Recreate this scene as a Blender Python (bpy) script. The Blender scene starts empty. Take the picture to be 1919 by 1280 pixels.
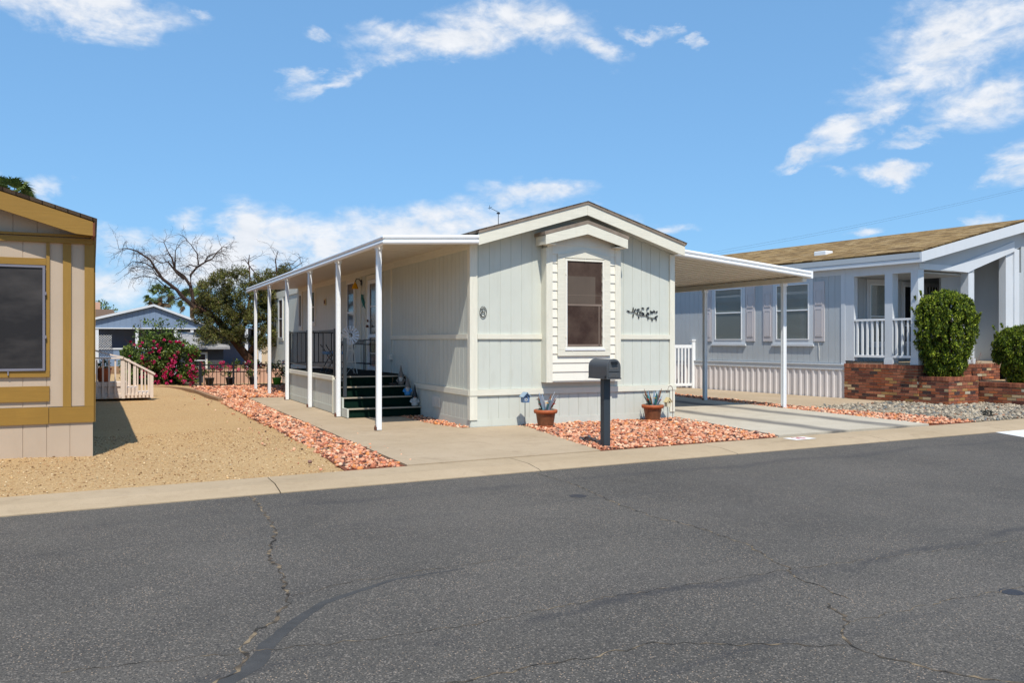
import bpy, bmesh, math, random
import numpy as np
from mathutils import Vector, Matrix
random.seed(7); RNG = np.random.default_rng(11)
R_ = math.radians
S = bpy.context.scene
C = S.collection

# ------------------------------------------------------------------ camera
cam_d = bpy.data.cameras.new("camera"); cam = bpy.data.objects.new("camera", cam_d); C.objects.link(cam)
cam.location = (0, 0, 1.5)
cam.rotation_euler = (R_(90), 0, R_(-25.312))
cam_d.sensor_width = 36.0; cam_d.lens = 1590.0 / 1919.0 * 36.0
cam_d.shift_x = -0.0002; cam_d.shift_y = -0.0005
cam_d.clip_start = 0.05; cam_d.clip_end = 2000
S.camera = cam
S.view_settings.view_transform = 'Standard'; S.view_settings.look = 'None'
S.view_settings.gamma = 1.0; S.view_settings.exposure = 0.62
S.view_settings.use_curve_mapping = False

# ------------------------------------------------------------------ sun + sky
SUN = Vector((-0.28, -1.0, 1.62)).normalized()
SUN_EL = math.asin(SUN.z); SUN_AZ = math.atan2(SUN.x, SUN.y)
sd = bpy.data.lights.new("sun", 'SUN'); sd.energy = 3.3; sd.angle = R_(0.5); sd.color = (1.0, 0.94, 0.84)
so = bpy.data.objects.new("sun", sd); C.objects.link(so)
so.rotation_euler = (-SUN).to_track_quat('-Z', 'Y').to_euler()
so.location = (0, 0, 30)
W = bpy.data.worlds.new("World"); S.world = W; W.use_nodes = True
wn = W.node_tree.nodes; wl = W.node_tree.links; wn.clear()
def wnode(t, **k):
    n = wn.new(t)
    for a, b in k.items(): setattr(n, a, b)
    return n
def wmath(op, a, b=None, c=None, clamp=False):
    n = wn.new('ShaderNodeMath'); n.operation = op; n.use_clamp = clamp
    for i, v in enumerate((a, b, c)):
        if v is None: continue
        if isinstance(v, (int, float)): n.inputs[i].default_value = v
        else: wl.new(v, n.inputs[i])
    return n.outputs[0]
wout = wnode('ShaderNodeOutputWorld'); bg = wnode('ShaderNodeBackground')
sky = wnode('ShaderNodeTexSky'); sky.sky_type = 'NISHITA'; sky.sun_disc = False
sky.sun_elevation = SUN_EL; sky.sun_rotation = SUN_AZ
sky.air_density = 1.0; sky.dust_density = 0.35; sky.ozone_density = 2.5; sky.altitude = 350
tc = wnode('ShaderNodeTexCoord')
sep = wnode('ShaderNodeSeparateXYZ'); wl.new(tc.outputs['Generated'], sep.inputs[0])
az = wmath('MULTIPLY', wmath('ARCTAN2', sep.outputs[0], sep.outputs[1]), 57.29578)
el = wmath('MULTIPLY', wmath('ARCSINE', sep.outputs[2]), 57.29578)
# cloud banks: centre azimuth, elevation, half sizes (degrees), tilt, strength
CLOUDS = [
 (-1.7, 19.5, 6.2, 1.15, 2, 1.35), (5.6, 19.9, .8, .45, 0, .85),
 (20.6, 19.6, 6.0, .95, 3, 1.35), (25.5, 20.6, 5.2, 1.5, 0, 1.3), (30.6, 19.0, 2.8, .8, -18, 1.05), (16.8, 18.6, 3.0, .7, 5, 1.0),
 (12.6, 16.7, 3.0, .55, 24, .92), (10.9, 19.3, .9, .45, 0, .8),
 (8.0, 7.0, 1.9, 1.9, 0, 1.6), (5.4, 5.0, 4.0, 1.7, 8, 1.4), (13.0, 6.0, 2.0, 1.6, 0, 1.55), (10.4, 6.6, 4.0, 2.0, 0, 1.3),
 (21.5, 7.6, 6.5, 1.6, 10, 1.15), (26.8, 9.8, 4.0, .9, -6, 1.0), (16.5, 6.8, 6.0, 1.8, 6, 1.2), (31.5, 7.6, 3.5, 1.0, 0, .8),
 (.8, 6.0, 3.0, 1.2, 0, 1.05), (4.2, 7.6, 1.6, .8, 20, .9), (-3.8, 8.8, 1.0, .9, 50, .9), (-6.4, 9.2, .9, .8, 0, .85), (-1.5, 3.4, 4.0, 1.5, 0, 1.0),
 (53.2, 18.2, 4.0, 1.9, 0, 1.3), (50.8, 15.6, 3.8, 1.2, 10, 1.25), (47.9, 13.4, 3.2, 1.0, 28, 1.2), (44.6, 11.7, 2.0, .55, 24, 1.05),
 (54.3, 14.0, 3.2, 1.6, 0, 1.2), (50.0, 10.3, 1.7, .65, -8, 1.15), (56.2, 10.0, 1.7, 1.1, 20, 1.2), (51.5, 12.6, 2.0, .5, 15, .9), (47.0, 10.6, 1.2, .3, -20, .7),
 (34.6, 19.6, 1.2, .5, -20, .9), (37.0, 18.9, .7, .4, 0, .8), (36.6, 7.6, 2.0, .5, 14, .95), (54.8, 7.0, .9, .6, 30, .9), (47.6, 6.4, 1.4, .35, 0, .85),
]
def wnoise(scale, detail, rough, off, zs=1.9):
    mp = wnode('ShaderNodeMapping'); wl.new(tc.outputs['Generated'], mp.inputs[0]); mp.inputs['Location'].default_value = off
    mp.inputs['Scale'].default_value = (1, 1, zs)
    n = wnode('ShaderNodeTexNoise'); wl.new(mp.outputs[0], n.inputs['Vector'])
    n.inputs['Scale'].default_value = scale; n.inputs['Detail'].default_value = detail; n.inputs['Roughness'].default_value = rough
    n.inputs['Distortion'].default_value = .35
    return n.outputs['Fac']
az = wmath('MULTIPLY_ADD', wmath('SUBTRACT', wnoise(9, 6, .6, (1, 7, 2)), .5), 9.0, az)
el = wmath('MULTIPLY_ADD', wmath('SUBTRACT', wnoise(11, 6, .6, (5, 3, 8)), .5), 4.0, el)
acc = None
for (a0, e0, sa, se, tl, st) in CLOUDS:
    da = wmath('SUBTRACT', az, a0); de = wmath('SUBTRACT', el, e0)
    c_, s_ = math.cos(R_(tl)), math.sin(R_(tl))
    p = wmath('MULTIPLY_ADD', da, c_ / sa, wmath('MULTIPLY', de, s_ / sa))
    q = wmath('MULTIPLY_ADD', da, -s_ / se, wmath('MULTIPLY', de, c_ / se))
    r2 = wmath('MULTIPLY_ADD', p, p, wmath('MULTIPLY', q, q))
    m = wmath('MULTIPLY', wmath('EXPONENT', wmath('MULTIPLY', r2, -.75)), st)
    acc = m if acc is None else wmath('MAXIMUM', acc, m)
nz = wnoise(13, 10, .62, (3.1, 1.2, .4)); nz2 = wnoise(34, 8, .6, (0, 5.2, .9))
v = wmath('MULTIPLY', acc, wmath('MULTIPLY_ADD', nz, 2.3, -.18))
v = wmath('MULTIPLY_ADD', wmath('MULTIPLY', wmath('SUBTRACT', nz2, .5), acc), 1.3, v)
mr = wnode('ShaderNodeMapRange'); mr.interpolation_type = 'SMOOTHSTEP'; wl.new(v, mr.inputs[0])
mr.inputs[1].default_value = .3; mr.inputs[2].default_value = 1.4
mask = wmath('MULTIPLY', wmath('POWER', mr.outputs[0], .8), .95)
gm = wnode('ShaderNodeGamma'); wl.new(sky.outputs[0], gm.inputs[0]); gm.inputs[1].default_value = 0.40   # a real exposure holds the sky flatter than the raw model
skm = wnode('ShaderNodeMix', data_type='RGBA', blend_type='MULTIPLY'); skm.inputs[0].default_value = 1
wl.new(gm.outputs[0], skm.inputs[6]); skm.inputs[7].default_value = (1.17, 2.05, 3.0, 1)
cmr = wnode('ShaderNodeMix', data_type='RGBA'); wl.new(nz2, cmr.inputs[0])
cmr.inputs[6].default_value = (4.6, 5.0, 5.6, 1); cmr.inputs[7].default_value = (7.2, 7.2, 7.3, 1)
mix = wnode('ShaderNodeMix', data_type='RGBA'); wl.new(mask, mix.inputs[0]); wl.new(skm.outputs[2], mix.inputs[6]); wl.new(cmr.outputs[2], mix.inputs[7])
wl.new(mix.outputs[2], bg.inputs[0]); bg.inputs[1].default_value = 0.095
wl.new(bg.outputs[0], wout.inputs[0])

# ------------------------------------------------------------------ helpers
def srgb(r, g, b):
    f = lambda c: (c / 255 / 12.92) if c / 255 <= .04045 else ((c / 255 + .055) / 1.055) ** 2.4
    return (f(r), f(g), f(b))
class NT:
    def __init__(s, name):
        s.m = bpy.data.materials.new(name); s.m.use_nodes = True
        s.n = s.m.node_tree.nodes; s.l = s.m.node_tree.links
        s.b = s.n['Principled BSDF']; s.geo = s.n.new('ShaderNodeNewGeometry')
    def set(s, i, v):
        if isinstance(v, (int, float, tuple)): i.default_value = v if not (isinstance(v, tuple) and len(v) == 3 and i.type == 'RGBA') else (*v, 1)
        else: s.l.new(v, i)
    def math(s, op, a, b=0.0, clamp=False):
        n = s.n.new('ShaderNodeMath'); n.operation = op; n.use_clamp = clamp
        s.set(n.inputs[0], a); s.set(n.inputs[1], b); return n.outputs[0]
    def map(s, scale=(1, 1, 1), rot=(0, 0, 0), loc=(0, 0, 0), src=None):
        n = s.n.new('ShaderNodeMapping'); s.l.new(src or s.geo.outputs['Position'], n.inputs[0])
        n.inputs['Scale'].default_value = scale; n.inputs['Rotation'].default_value = rot; n.inputs['Location'].default_value = loc
        return n.outputs[0]
    def noise(s, scale, detail=4, rough=.55, vec=None, dist=0):
        n = s.n.new('ShaderNodeTexNoise'); s.l.new(vec or s.geo.outputs['Position'], n.inputs['Vector'])
        n.inputs['Scale'].default_value = scale; n.inputs['Detail'].default_value = detail; n.inputs['Roughness'].default_value = rough
        n.inputs['Distortion'].default_value = dist; return n.outputs['Fac']
    def ramp(s, fac, stops):
        n = s.n.new('ShaderNodeValToRGB'); s.l.new(fac, n.inputs[0]); e = n.color_ramp.elements
        while len(e) < len(stops): e.new(.5)
        for i, (p, c) in enumerate(stops):
            e[i].position = p; e[i].color = (*c, 1) if len(c) == 3 else c
        return n.outputs[0]
    def rng(s, fac, a, b, c=0., d=1., smooth=False):
        n = s.n.new('ShaderNodeMapRange'); s.l.new(fac, n.inputs[0]); n.clamp = True
        if smooth: n.interpolation_type = 'SMOOTHSTEP'
        for i, v in enumerate((a, b, c, d)): n.inputs[i + 1].default_value = v
        return n.outputs[0]
    def mix(s, fac, a, b, mode='MIX'):
        n = s.n.new('ShaderNodeMix'); n.data_type = 'RGBA'; n.blend_type = mode
        s.set(n.inputs[0], fac); s.set(n.inputs[6], a); s.set(n.inputs[7], b); return n.outputs[2]
    def bump(s, h, strength=.3, dist=.01):
        n = s.n.new('ShaderNodeBump'); n.inputs['Strength'].default_value = strength; n.inputs['Distance'].default_value = dist
        s.l.new(h, n.inputs['Height']); s.l.new(n.outputs[0], s.b.inputs['Normal'])
    def done(s, col=None, rough=None, metal=None, spec=None):
        if col is not None: s.set(s.b.inputs['Base Color'], col)
        if rough is not None: s.set(s.b.inputs['Roughness'], rough)
        if metal is not None: s.b.inputs['Metallic'].default_value = metal
        if spec is not None: s.b.inputs['Specular IOR Level'].default_value = spec
        return s.m
def scale3(c, k): return tuple(min(1, x * k) for x in c)
def paint(name, col, rough=.6, var=.14, dirt=.1, bump=.15, bscale=60, metal=0, spec=.4, grain=None, vs=1.3):
    """painted surface: slow tonal drift, streaky dirt, fine bump; grain=(sx,sy,sz) stretches a wood grain"""
    t = NT(name)
    n1 = t.noise(vs, 5, .6); c = t.mix(t.rng(n1, .3, .7), scale3(col, 1 - var), scale3(col, 1 + var * .5))
    n2 = t.noise(1.0, 6, .7, t.map(scale=(7, 7, .9)))
    c = t.mix(t.math('MULTIPLY', t.rng(n2, .52, .8), dirt * 3, True), c, scale3((col[0] * .62, col[1] * .56, col[2] * .48), 1))
    if grain:
        g = t.noise(1.0, 6, .65, t.map(scale=grain), .6)
        c = t.mix(t.rng(g, .35, .68), c, scale3(col, .86)); t.bump(g, .4, .005)
    else: t.bump(t.noise(bscale, 3, .6), bump, .004)
    return t.done(c, rough, metal, spec)
def attrmat(name, rough=.85, bump=.5, bscale=90, spec=.25, sss=None, trans=0):
    t = NT(name); a = t.n.new('ShaderNodeVertexColor'); a.layer_name = 'Col'
    n = t.noise(bscale, 3, .6); c = t.mix(t.rng(n, .3, .7), t.mix(1.0, a.outputs[0], (.72, .72, .72), 'MULTIPLY'), a.outputs[0])
    t.bump(n, bump, .006)
    m = t.done(c, rough, 0, spec)
    if trans:
        tr = t.n.new('ShaderNodeBsdfTranslucent'); t.l.new(c, tr.inputs[0]); ms = t.n.new('ShaderNodeMixShader')
        ms.inputs[0].default_value = trans; o = t.n['Material Output']
        t.l.new(t.b.outputs[0], ms.inputs[1]); t.l.new(tr.outputs[0], ms.inputs[2]); t.l.new(ms.outputs[0], o.inputs[0])
    return m
def tag(o, label=None, cat=None, group=None, kind=None):
    if label: o['label'] = label
    if cat: o['category'] = cat
    if group: o['group'] = group
    if kind: o['kind'] = kind
    return o
def thing(name, label, cat, loc=(0, 0, 0), rz=0, group=None):
    o = bpy.data.objects.new(name, None); C.objects.link(o); o.location = loc; o.rotation_euler = (0, 0, rz)
    o.empty_display_size = .2
    return tag(o, label, cat, group)
def copy_tree(o, parent=None):
    c = o.copy(); C.objects.link(c)
    if parent: c.parent = parent
    for ch in [x for x in bpy.data.objects if x.parent == o]: copy_tree(ch, c)
    return c
class MB:
    def __init__(s, mp=None): s.v = []; s.f = []; s.c = []; s.mp = mp; s.cur = None
    def _add(s, vs, fs):
        b = len(s.v)
        for p in vs:
            s.v.append(tuple(s.mp(*p)) if s.mp else tuple(p))
            if s.cur is not None: s.c.append(s.cur)
        for f in fs: s.f.append(tuple(b + i for i in f))
    def box(s, x0, x1, y0, y1, z0, z1):   # always in plain local coordinates
        k_ = s.mp; s.mp = None
        s._add([(x0, y0, z0), (x1, y0, z0), (x1, y1, z0), (x0, y1, z0), (x0, y0, z1), (x1, y0, z1), (x1, y1, z1), (x0, y1, z1)],
               [(0, 3, 2, 1), (4, 5, 6, 7), (0, 1, 5, 4), (1, 2, 6, 5), (2, 3, 7, 6), (3, 0, 4, 7)]); s.mp = k_; return s
    def prism(s, poly, a0, a1, axis='y'):
        """poly: (p,q) points; extruded between a0 and a1 along axis"""
        n = len(poly); P = lambda p, q, a: {'x': (a, p, q), 'y': (p, a, q), 'z': (p, q, a)}[axis]
        s._add([P(p, q, a0) for p, q in poly] + [P(p, q, a1) for p, q in poly],
               [tuple(range(n - 1, -1, -1)), tuple(range(n, 2 * n))] + [(i, (i + 1) % n, n + (i + 1) % n, n + i) for i in range(n)]); return s
    def quad(s, *p): s._add(p, [tuple(range(len(p)))]); return s
    def beam(s, a, b, w, h, up=(0, 0, 1)):
        a = Vector(a); b = Vector(b); d = (b - a).normalized(); u = Vector(up)
        if abs(d.dot(u)) > .98: u = Vector((0, 1, 0))
        r = d.cross(u).normalized() * w / 2; t = r.cross(d).normalized() * h / 2
        vs = [a - r - t, a + r - t, a + r + t, a - r + t, b - r - t, b + r - t, b + r + t, b - r + t]
        s._add([tuple(x) for x in vs], [(0, 3, 2, 1), (4, 5, 6, 7), (0, 1, 5, 4), (1, 2, 6, 5), (2, 3, 7, 6), (3, 0, 4, 7)]); return s
    def tube(s, pts, r, n=6, cap=True):
        pts = [Vector(p) for p in pts]; rs = r if isinstance(r, (list, tuple)) else [r] * len(pts)
        b = []; ref = Vector((0, 0, 1))
        for i, p in enumerate(pts):
            d = (pts[min(i + 1, len(pts) - 1)] - pts[max(i - 1, 0)])
            d = d.normalized() if d.length > 1e-9 else Vector((0, 0, 1))
            rf = ref if abs(d.dot(ref)) < .95 else Vector((1, 0, 0))
            x = d.cross(rf).normalized(); y = d.cross(x).normalized()
            for k in range(n):
                t = 2 * math.pi * k / n; b.append(tuple(p + (x * math.cos(t) + y * math.sin(t)) * rs[i]))
        fs = []
        for i in range(len(pts) - 1):
            for k in range(n): fs.append((i * n + k, i * n + (k + 1) % n, (i + 1) * n + (k + 1) % n, (i + 1) * n + k))
        if cap: fs.append(tuple(range(n - 1, -1, -1))); fs.append(tuple(range((len(pts) - 1) * n, len(pts) * n)))
        s._add(b, fs); return s
    def lathe(s, prof, n=20, c=(0, 0), cap=True):
        vs = []; fs = []
        for r, z in prof:
            for k in range(n): t = 2 * math.pi * k / n; vs.append((c[0] + r * math.cos(t), c[1] + r * math.sin(t), z))
        for i in range(len(prof) - 1):
            for k in range(n): fs.append((i * n + k, i * n + (k + 1) % n, (i + 1) * n + (k + 1) % n, (i + 1) * n + k))
        if cap: fs.append(tuple(range(n - 1, -1, -1))); fs.append(tuple(range((len(prof) - 1) * n, len(prof) * n)))
        s._add(vs, fs); return s
    def build(s, name, mat, parent=None, smooth=False, label=None, bevel=0, loc=None):
        me = bpy.data.meshes.new(name); me.from_pydata(s.v, [], s.f)
        bm = bmesh.new(); bm.from_mesh(me); bmesh.ops.recalc_face_normals(bm, faces=bm.faces); bm.to_mesh(me); bm.free()
        if s.c and len(s.c) == len(s.v):
            at = me.color_attributes.new('Col', 'FLOAT_COLOR', 'POINT')
            at.data.foreach_set('color', np.array([(c[0], c[1], c[2], 1) for c in s.c], dtype=np.float32).ravel())
        me.materials.append(mat)
        if smooth:
            for p in me.polygons: p.use_smooth = True
        o = bpy.data.objects.new(name, me); C.objects.link(o)
        if parent: o.parent = parent
        if loc: o.location = loc
        if label: o['label'] = label
        if bevel:
            b = o.modifiers.new('bevel', 'BEVEL'); b.width = bevel; b.segments = 2; b.limit_method = 'ANGLE'
        return o
def parts(g, name, mat, parent):
    """build every connected piece of g as a part of its own"""
    n = len(g.v); p = list(range(n))
    def fd(a):
        while p[a] != a: p[a] = p[p[a]]; a = p[a]
        return a
    for f in g.f:
        for q in f[1:]: p[fd(q)] = fd(f[0])
    grp = {}
    for f in g.f: grp.setdefault(fd(f[0]), []).append(f)
    for fs in grp.values():
        h = MB(); ix = {}
        for f in fs:
            for q in f:
                if q not in ix: ix[q] = len(h.v); h.v.append(g.v[q])
            h.f.append(tuple(ix[q] for q in f))
        h.build(name, mat, parent)
def npmesh(name, V, F, cols, mat, parent=None, nv=3):
    """V (n,3), F (m,nv), cols (n,3) per vertex"""
    me = bpy.data.meshes.new(name); me.vertices.add(len(V)); me.vertices.foreach_set('co', np.asarray(V, np.float32).ravel())
    me.loops.add(F.size); me.loops.foreach_set('vertex_index', F.astype(np.int32).ravel())
    me.polygons.add(len(F)); me.polygons.foreach_set('loop_start', np.arange(0, F.size, nv, dtype=np.int32))
    me.update(calc_edges=True); me.validate()
    if cols is not None:
        at = me.color_attributes.new('Col', 'FLOAT_COLOR', 'POINT')
        at.data.foreach_set('color', np.hstack([cols, np.ones((len(cols), 1))]).astype(np.float32).ravel())
    me.materials.append(mat)
    o = bpy.data.objects.new(name, me); C.objects.link(o)
    if parent: o.parent = parent
    return o
def inpoly(P, poly):
    x, y = P[:, 0], P[:, 1]; r = np.zeros(len(P), bool); n = len(poly)
    for i in range(n):
        x0, y0 = poly[i]; x1, y1 = poly[(i + 1) % n]
        if y0 == y1: continue
        c = ((y0 > y) != (y1 > y)) & (x < (x1 - x0) * (y - y0) / (y1 - y0) + x0); r ^= c
    return r
PHI = (1 + 5 ** .5) / 2
ICO = np.array([(-1, PHI, 0), (1, PHI, 0), (-1, -PHI, 0), (1, -PHI, 0), (0, -1, PHI), (0, 1, PHI), (0, -1, -PHI), (0, 1, -PHI), (PHI, 0, -1), (PHI, 0, 1), (-PHI, 0, -1), (-PHI, 0, 1)]) / 1.9
ICF = np.array([(0, 11, 5), (0, 5, 1), (0, 1, 7), (0, 7, 10), (0, 10, 11), (1, 5, 9), (5, 11, 4), (11, 10, 2), (10, 7, 6), (7, 1, 8), (3, 9, 4), (3, 4, 2), (3, 2, 6), (3, 6, 8), (3, 8, 9), (4, 9, 5), (2, 4, 11), (6, 2, 10), (8, 6, 7), (9, 8, 1)])
def rocks(name, poly, dens, size, palette, mat, z=0.0, label=None, parent=None, zfun=None, spill=0):
    xs = [p[0] for p in poly]; ys = [p[1] for p in poly]
    area = (max(xs) - min(xs)) * (max(ys) - min(ys)); n = int(area * dens)
    P = np.column_stack([RNG.uniform(min(xs) - spill, max(xs) + spill, n), RNG.uniform(min(ys) - spill, max(ys) + spill, n)])
    Q = P + RNG.normal(0, .035 + spill, P.shape); P = P[inpoly(Q, poly)]; n = len(P)
    r = RNG.uniform(size[0], size[1], n) * RNG.choice([.5, .75, 1, 1.3], n, p=[.2, .3, .35, .15])
    V = ICO[None] * RNG.uniform(.6, 1.25, (n, 12, 1)) * r[:, None, None]
    V = V * RNG.uniform(.5, 1.3, (n, 1, 3))
    a = RNG.uniform(0, 6.28, n); t = RNG.uniform(-.6, .6, n)
    ca, sa, ct, st = np.cos(a), np.sin(a), np.cos(t), np.sin(t)
    x = V[:, :, 0] * ct[:, None] - V[:, :, 2] * st[:, None]; zz = V[:, :, 0] * st[:, None] + V[:, :, 2] * ct[:, None]; y = V[:, :, 1]
    X = x * ca[:, None] - y * sa[:, None] + P[:, 0:1]; Y = x * sa[:, None] + y * ca[:, None] + P[:, 1:2]
    zb = np.array([zfun(p[0], p[1]) for p in P])[:, None] if zfun else z
    Z = zz * .75 + zb + r[:, None] * RNG.uniform(.05, .75, (n, 1))
    V = np.stack([X, Y, Z], -1).reshape(-1, 3); F = (ICF[None] + 12 * np.arange(n)[:, None, None]).reshape(-1, 3)
    pal = np.array([p[:3] for p in palette]); w = np.array([p[3] for p in palette], float); w /= w.sum()
    c = pal[RNG.choice(len(pal), n, p=w)] * RNG.uniform(.75, 1.2, (n, 1))
    o = npmesh(name, V, F, np.repeat(np.clip(c, 0, 1), 12, 0), mat, parent)
    if label: tag(o, label, 'gravel', kind='stuff')
    return o
def leaves(clumps, per, size, palette, mat, name='foliage', parent=None, aspect=.5, droop=0, shell=.5, rad_jit=.3):
    """clumps: list of (x,y,z,r); many small leaf quads spread through each clump"""
    cl = np.array(clumps); n = len(cl) * per
    ci = np.repeat(np.arange(len(cl)), per); d = RNG.normal(size=(n, 3)); d /= np.linalg.norm(d, axis=1)[:, None]
    rr = RNG.uniform(shell, 1.0, n) ** .6 * (1 + RNG.normal(0, rad_jit, n) * .3)
    P = cl[ci, :3] + d * (cl[ci, 3] * rr)[:, None]
    u = RNG.normal(size=(n, 3)); u[:, 2] -= droop; u /= np.linalg.norm(u, axis=1)[:, None]
    w = np.cross(u, RNG.normal(size=(n, 3)) + d * .8); w /= np.linalg.norm(w, axis=1)[:, None] + 1e-9
    L = RNG.uniform(size[0], size[1], n)[:, None]
    V = np.stack([P - w * L * aspect * .5, P + u * L * .5, P + w * L * aspect * .5, P - u * L * .5], 1).reshape(-1, 3)
    F = np.arange(n * 4).reshape(-1, 4)
    pal = np.array([p[:3] for p in palette]); wt = np.array([p[3] for p in palette], float); wt /= wt.sum()
    base = pal[RNG.choice(len(pal), n, p=wt)] * (RNG.uniform(.6, 1.3, len(cl))[ci] * RNG.uniform(.75, 1.25, n))[:, None]
    return npmesh(name, V, F, np.repeat(np.clip(base, 0, 1), 4, 0), mat, parent, 4)

# ------------------------------------------------------------------ materials
M = {}
M['siding'] = paint('pale_grey_green_siding', srgb(199, 202, 192), .62, .05, .1, .25, 90)
M['trim'] = paint('cream_trim', srgb(228, 224, 207), .6, .04, .06, .15, 80, grain=(28, 28, 3))
M['trimh'] = paint('cream_trim_boards', srgb(226, 222, 205), .6, .04, .08, .2, 80, grain=(3, 3, 45))
M['lap'] = paint('cream_lap_siding', srgb(230, 226, 212), .6, .04, .06, .2, 60)
M['white_metal'] = paint('white_enamel_metal', srgb(232, 234, 235), .32, .03, .05, .03, 20, spec=.5)
M['dull_white'] = paint('chalky_white_metal', srgb(214, 212, 204), .5, .06, .1, .05, 20)
M['alu_under'] = paint('cream_alu_pan', srgb(214, 205, 188), .45, .05, .08, .03, 20)
M['ochre'] = paint('ochre_trim_paint', srgb(148, 112, 44), .6, .1, .06, .2, 60, grain=(3, 3, 42))
M['ochrev'] = paint('ochre_upright_paint', srgb(150, 115, 48), .6, .08, .05, .2, 60, grain=(32, 32, 3))
M['beige'] = paint('pink_beige_siding', srgb(182, 163, 142), .65, .06, .05, .25, 70)
M['blue'] = paint('pale_blue_siding', srgb(176, 182, 186), .62, .05, .04, .2, 70)
M['bluetrim'] = paint('light_blue_trim', srgb(202, 207, 212), .6, .04, .05, .15, 60)
M['lilac'] = paint('lilac_shutter', srgb(196, 191, 192), .55, .05, .03, .1, 60)
M['skirt'] = paint('pale_pink_skirting', srgb(216, 210, 208), .5, .05, .08, .1, 50)
M['black_iron'] = paint('black_iron', (.018, .02, .024), .42, .2, .0, .1, 120, metal=.3, spec=.5)
M['mail_black'] = paint('grey_black_mailbox_enamel', (.075, .08, .086), .38, .2, .1, .1, 160, spec=.5)
M['mail_post'] = paint('slate_post_paint', (.034, .044, .054), .5, .1, .06, .15, 90)
M['carpet'] = paint('dark_green_outdoor_carpet', (.004, .02, .013), .95, .2, .1, .8, 260, spec=.1)
M['black_mat'] = paint('black_deck_carpet', (.012, .014, .014), .95, .2, .1, .8, 260, spec=.1)
M['nosing'] = paint('aluminium_stair_nosing', srgb(180, 168, 150), .4, .1, .1, .05, 60, metal=.2)
M['bark'] = paint('rough_brown_bark', srgb(92, 66, 48), .9, .3, .2, .9, 40)
M['deadwood'] = paint('grey_brown_dead_wood', srgb(70, 54, 46), .9, .25, .1, .6, 60)
M['palmbark'] = paint('palm_bark', srgb(120, 98, 74), .9, .25, .2, .9, 20)
M['dark'] = paint('dark_interior', (.012, .013, .016), .8, .1, 0, .05, 20)
M['wood'] = paint('weathered_timber', srgb(150, 118, 88), .8, .2, .2, .5, 40, grain=(3, 3, 40))
M['greyroof'] = paint('dusty_grey_roof', srgb(150, 150, 152), .8, .15, .25, .5, 30)
M['pink_block'] = paint('pinkish_block', srgb(200, 160, 138), .85, .12, .15, .4, 30)
M['terracotta'] = paint('painted_terracotta', srgb(168, 88, 48), .6, .18, .25, .3, 60, vs=14)
M['potband'] = paint('brown_painted_pot', srgb(132, 84, 56), .55, .3, .35, .3, 60, vs=16)
M['yellow_glass'] = paint('amber_glass_shade', srgb(222, 160, 20), .25, .1, 0, .02, 10)
M['red'] = paint('red_paint', srgb(176, 30, 34), .4, .1, 0, .05, 30)
M['redfade'] = paint('worn_red_road_paint', srgb(196, 70, 84), .7, .25, .1, .1, 60, vs=20)
M['roadwhite'] = paint('worn_white_road_paint', srgb(228, 226, 222), .75, .08, .12, .2, 80, vs=9)
M['steelblue'] = paint('blue_steel_blade', srgb(150, 172, 192), .35, .12, .05, .03, 40, metal=.3)
M['copper'] = paint('copper_blade', srgb(136, 92, 66), .38, .2, .05, .05, 40, metal=.4)
M['teal'] = paint('teal_blade', srgb(52, 128, 122), .45, .15, .05, .05, 40)
M['whiteblade'] = paint('white_blade', srgb(222, 228, 236), .4, .05, .03, .05, 40)
M['skyblue'] = paint('sky_blue_paint', srgb(70, 152, 214), .5, .1, .05, .1, 40)
M['navy'] = paint('dusty_blue_house_paint', srgb(92, 120, 158), .5, .15, .15, .1, 40)
M['green_plastic'] = paint('lime_green_plastic', srgb(96, 176, 58), .4, .08, .05, .05, 30)
M['gnome_grey'] = paint('grey_cast_stone', srgb(116, 112, 108), .8, .2, .15, .4, 80, vs=20)
M['gnome_white'] = paint('white_cast_stone', srgb(196, 198, 196), .8, .12, .15, .3, 80, vs=20)
M['skin_clay'] = paint('flesh_painted_clay', srgb(190, 140, 112), .6, .1, .05, .1, 60)
M['yellow_bird'] = paint('straw_yellow_wood', srgb(200, 184, 140), .6, .12, .1, .2, 60, vs=12)
M['palewood'] = paint('pale_cream_wood', srgb(212, 204, 178), .6, .1, .12, .2, 60, vs=12)
M['beigerail'] = paint('pinkish_beige_rail', srgb(216, 200, 186), .6, .06, .06, .2, 60)
M['farblue'] = paint('dusty_blue_gable', srgb(116, 136, 162), .7, .06, .06, .2, 40)
M['shingle_edge'] = paint('brown_roof_edge', srgb(138, 124, 110), .9, .2, .15, .8, 60, vs=6)
M['rust'] = paint('rusty_iron', srgb(104, 62, 44), .7, .25, .1, .3, 90, vs=20)
M['blind'] = paint('grey_blind', srgb(176, 178, 172), .6, .05, .05, .05, 30)
M['rock'] = attrmat('crushed_rock')
M['brickm'] = attrmat('mixed_brick', .85, .6, 60)
M['leaf'] = attrmat('leaf', .6, .1, 30, .35, trans=.28)
M['bract'] = attrmat('magenta_bract', .7, .1, 30, .2, trans=.3)
def glass(name, col, rough=.06):
    t = NT(name); n = t.noise(2.2, 4, .6)
    return t.done(t.mix(t.rng(n, .3, .7), scale3(col, .75), scale3(col, 1.2)), rough, 0, .6)
M['screen_brown'] = None
t = NT('brown_insect_screen')   # fine woven mesh over a window
n = t.noise(2.4, 5, .6, t.map(scale=(1, 1, 1)))
wv = t.noise(220, 2, .5)
c = t.mix(t.rng(n, .35, .68), srgb(62, 46, 40), srgb(92, 76, 66)); c = t.mix(t.rng(wv, .35, .65), t.mix(1., c, (.7, .7, .7), 'MULTIPLY'), c)
M['screen_brown'] = t.done(c, .75, 0, .2)
t = NT('black_sun_screen')
n = t.noise(1.1, 4, .6, t.map(scale=(1, 1, 2.4))); wv = t.noise(240, 2, .5)
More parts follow.
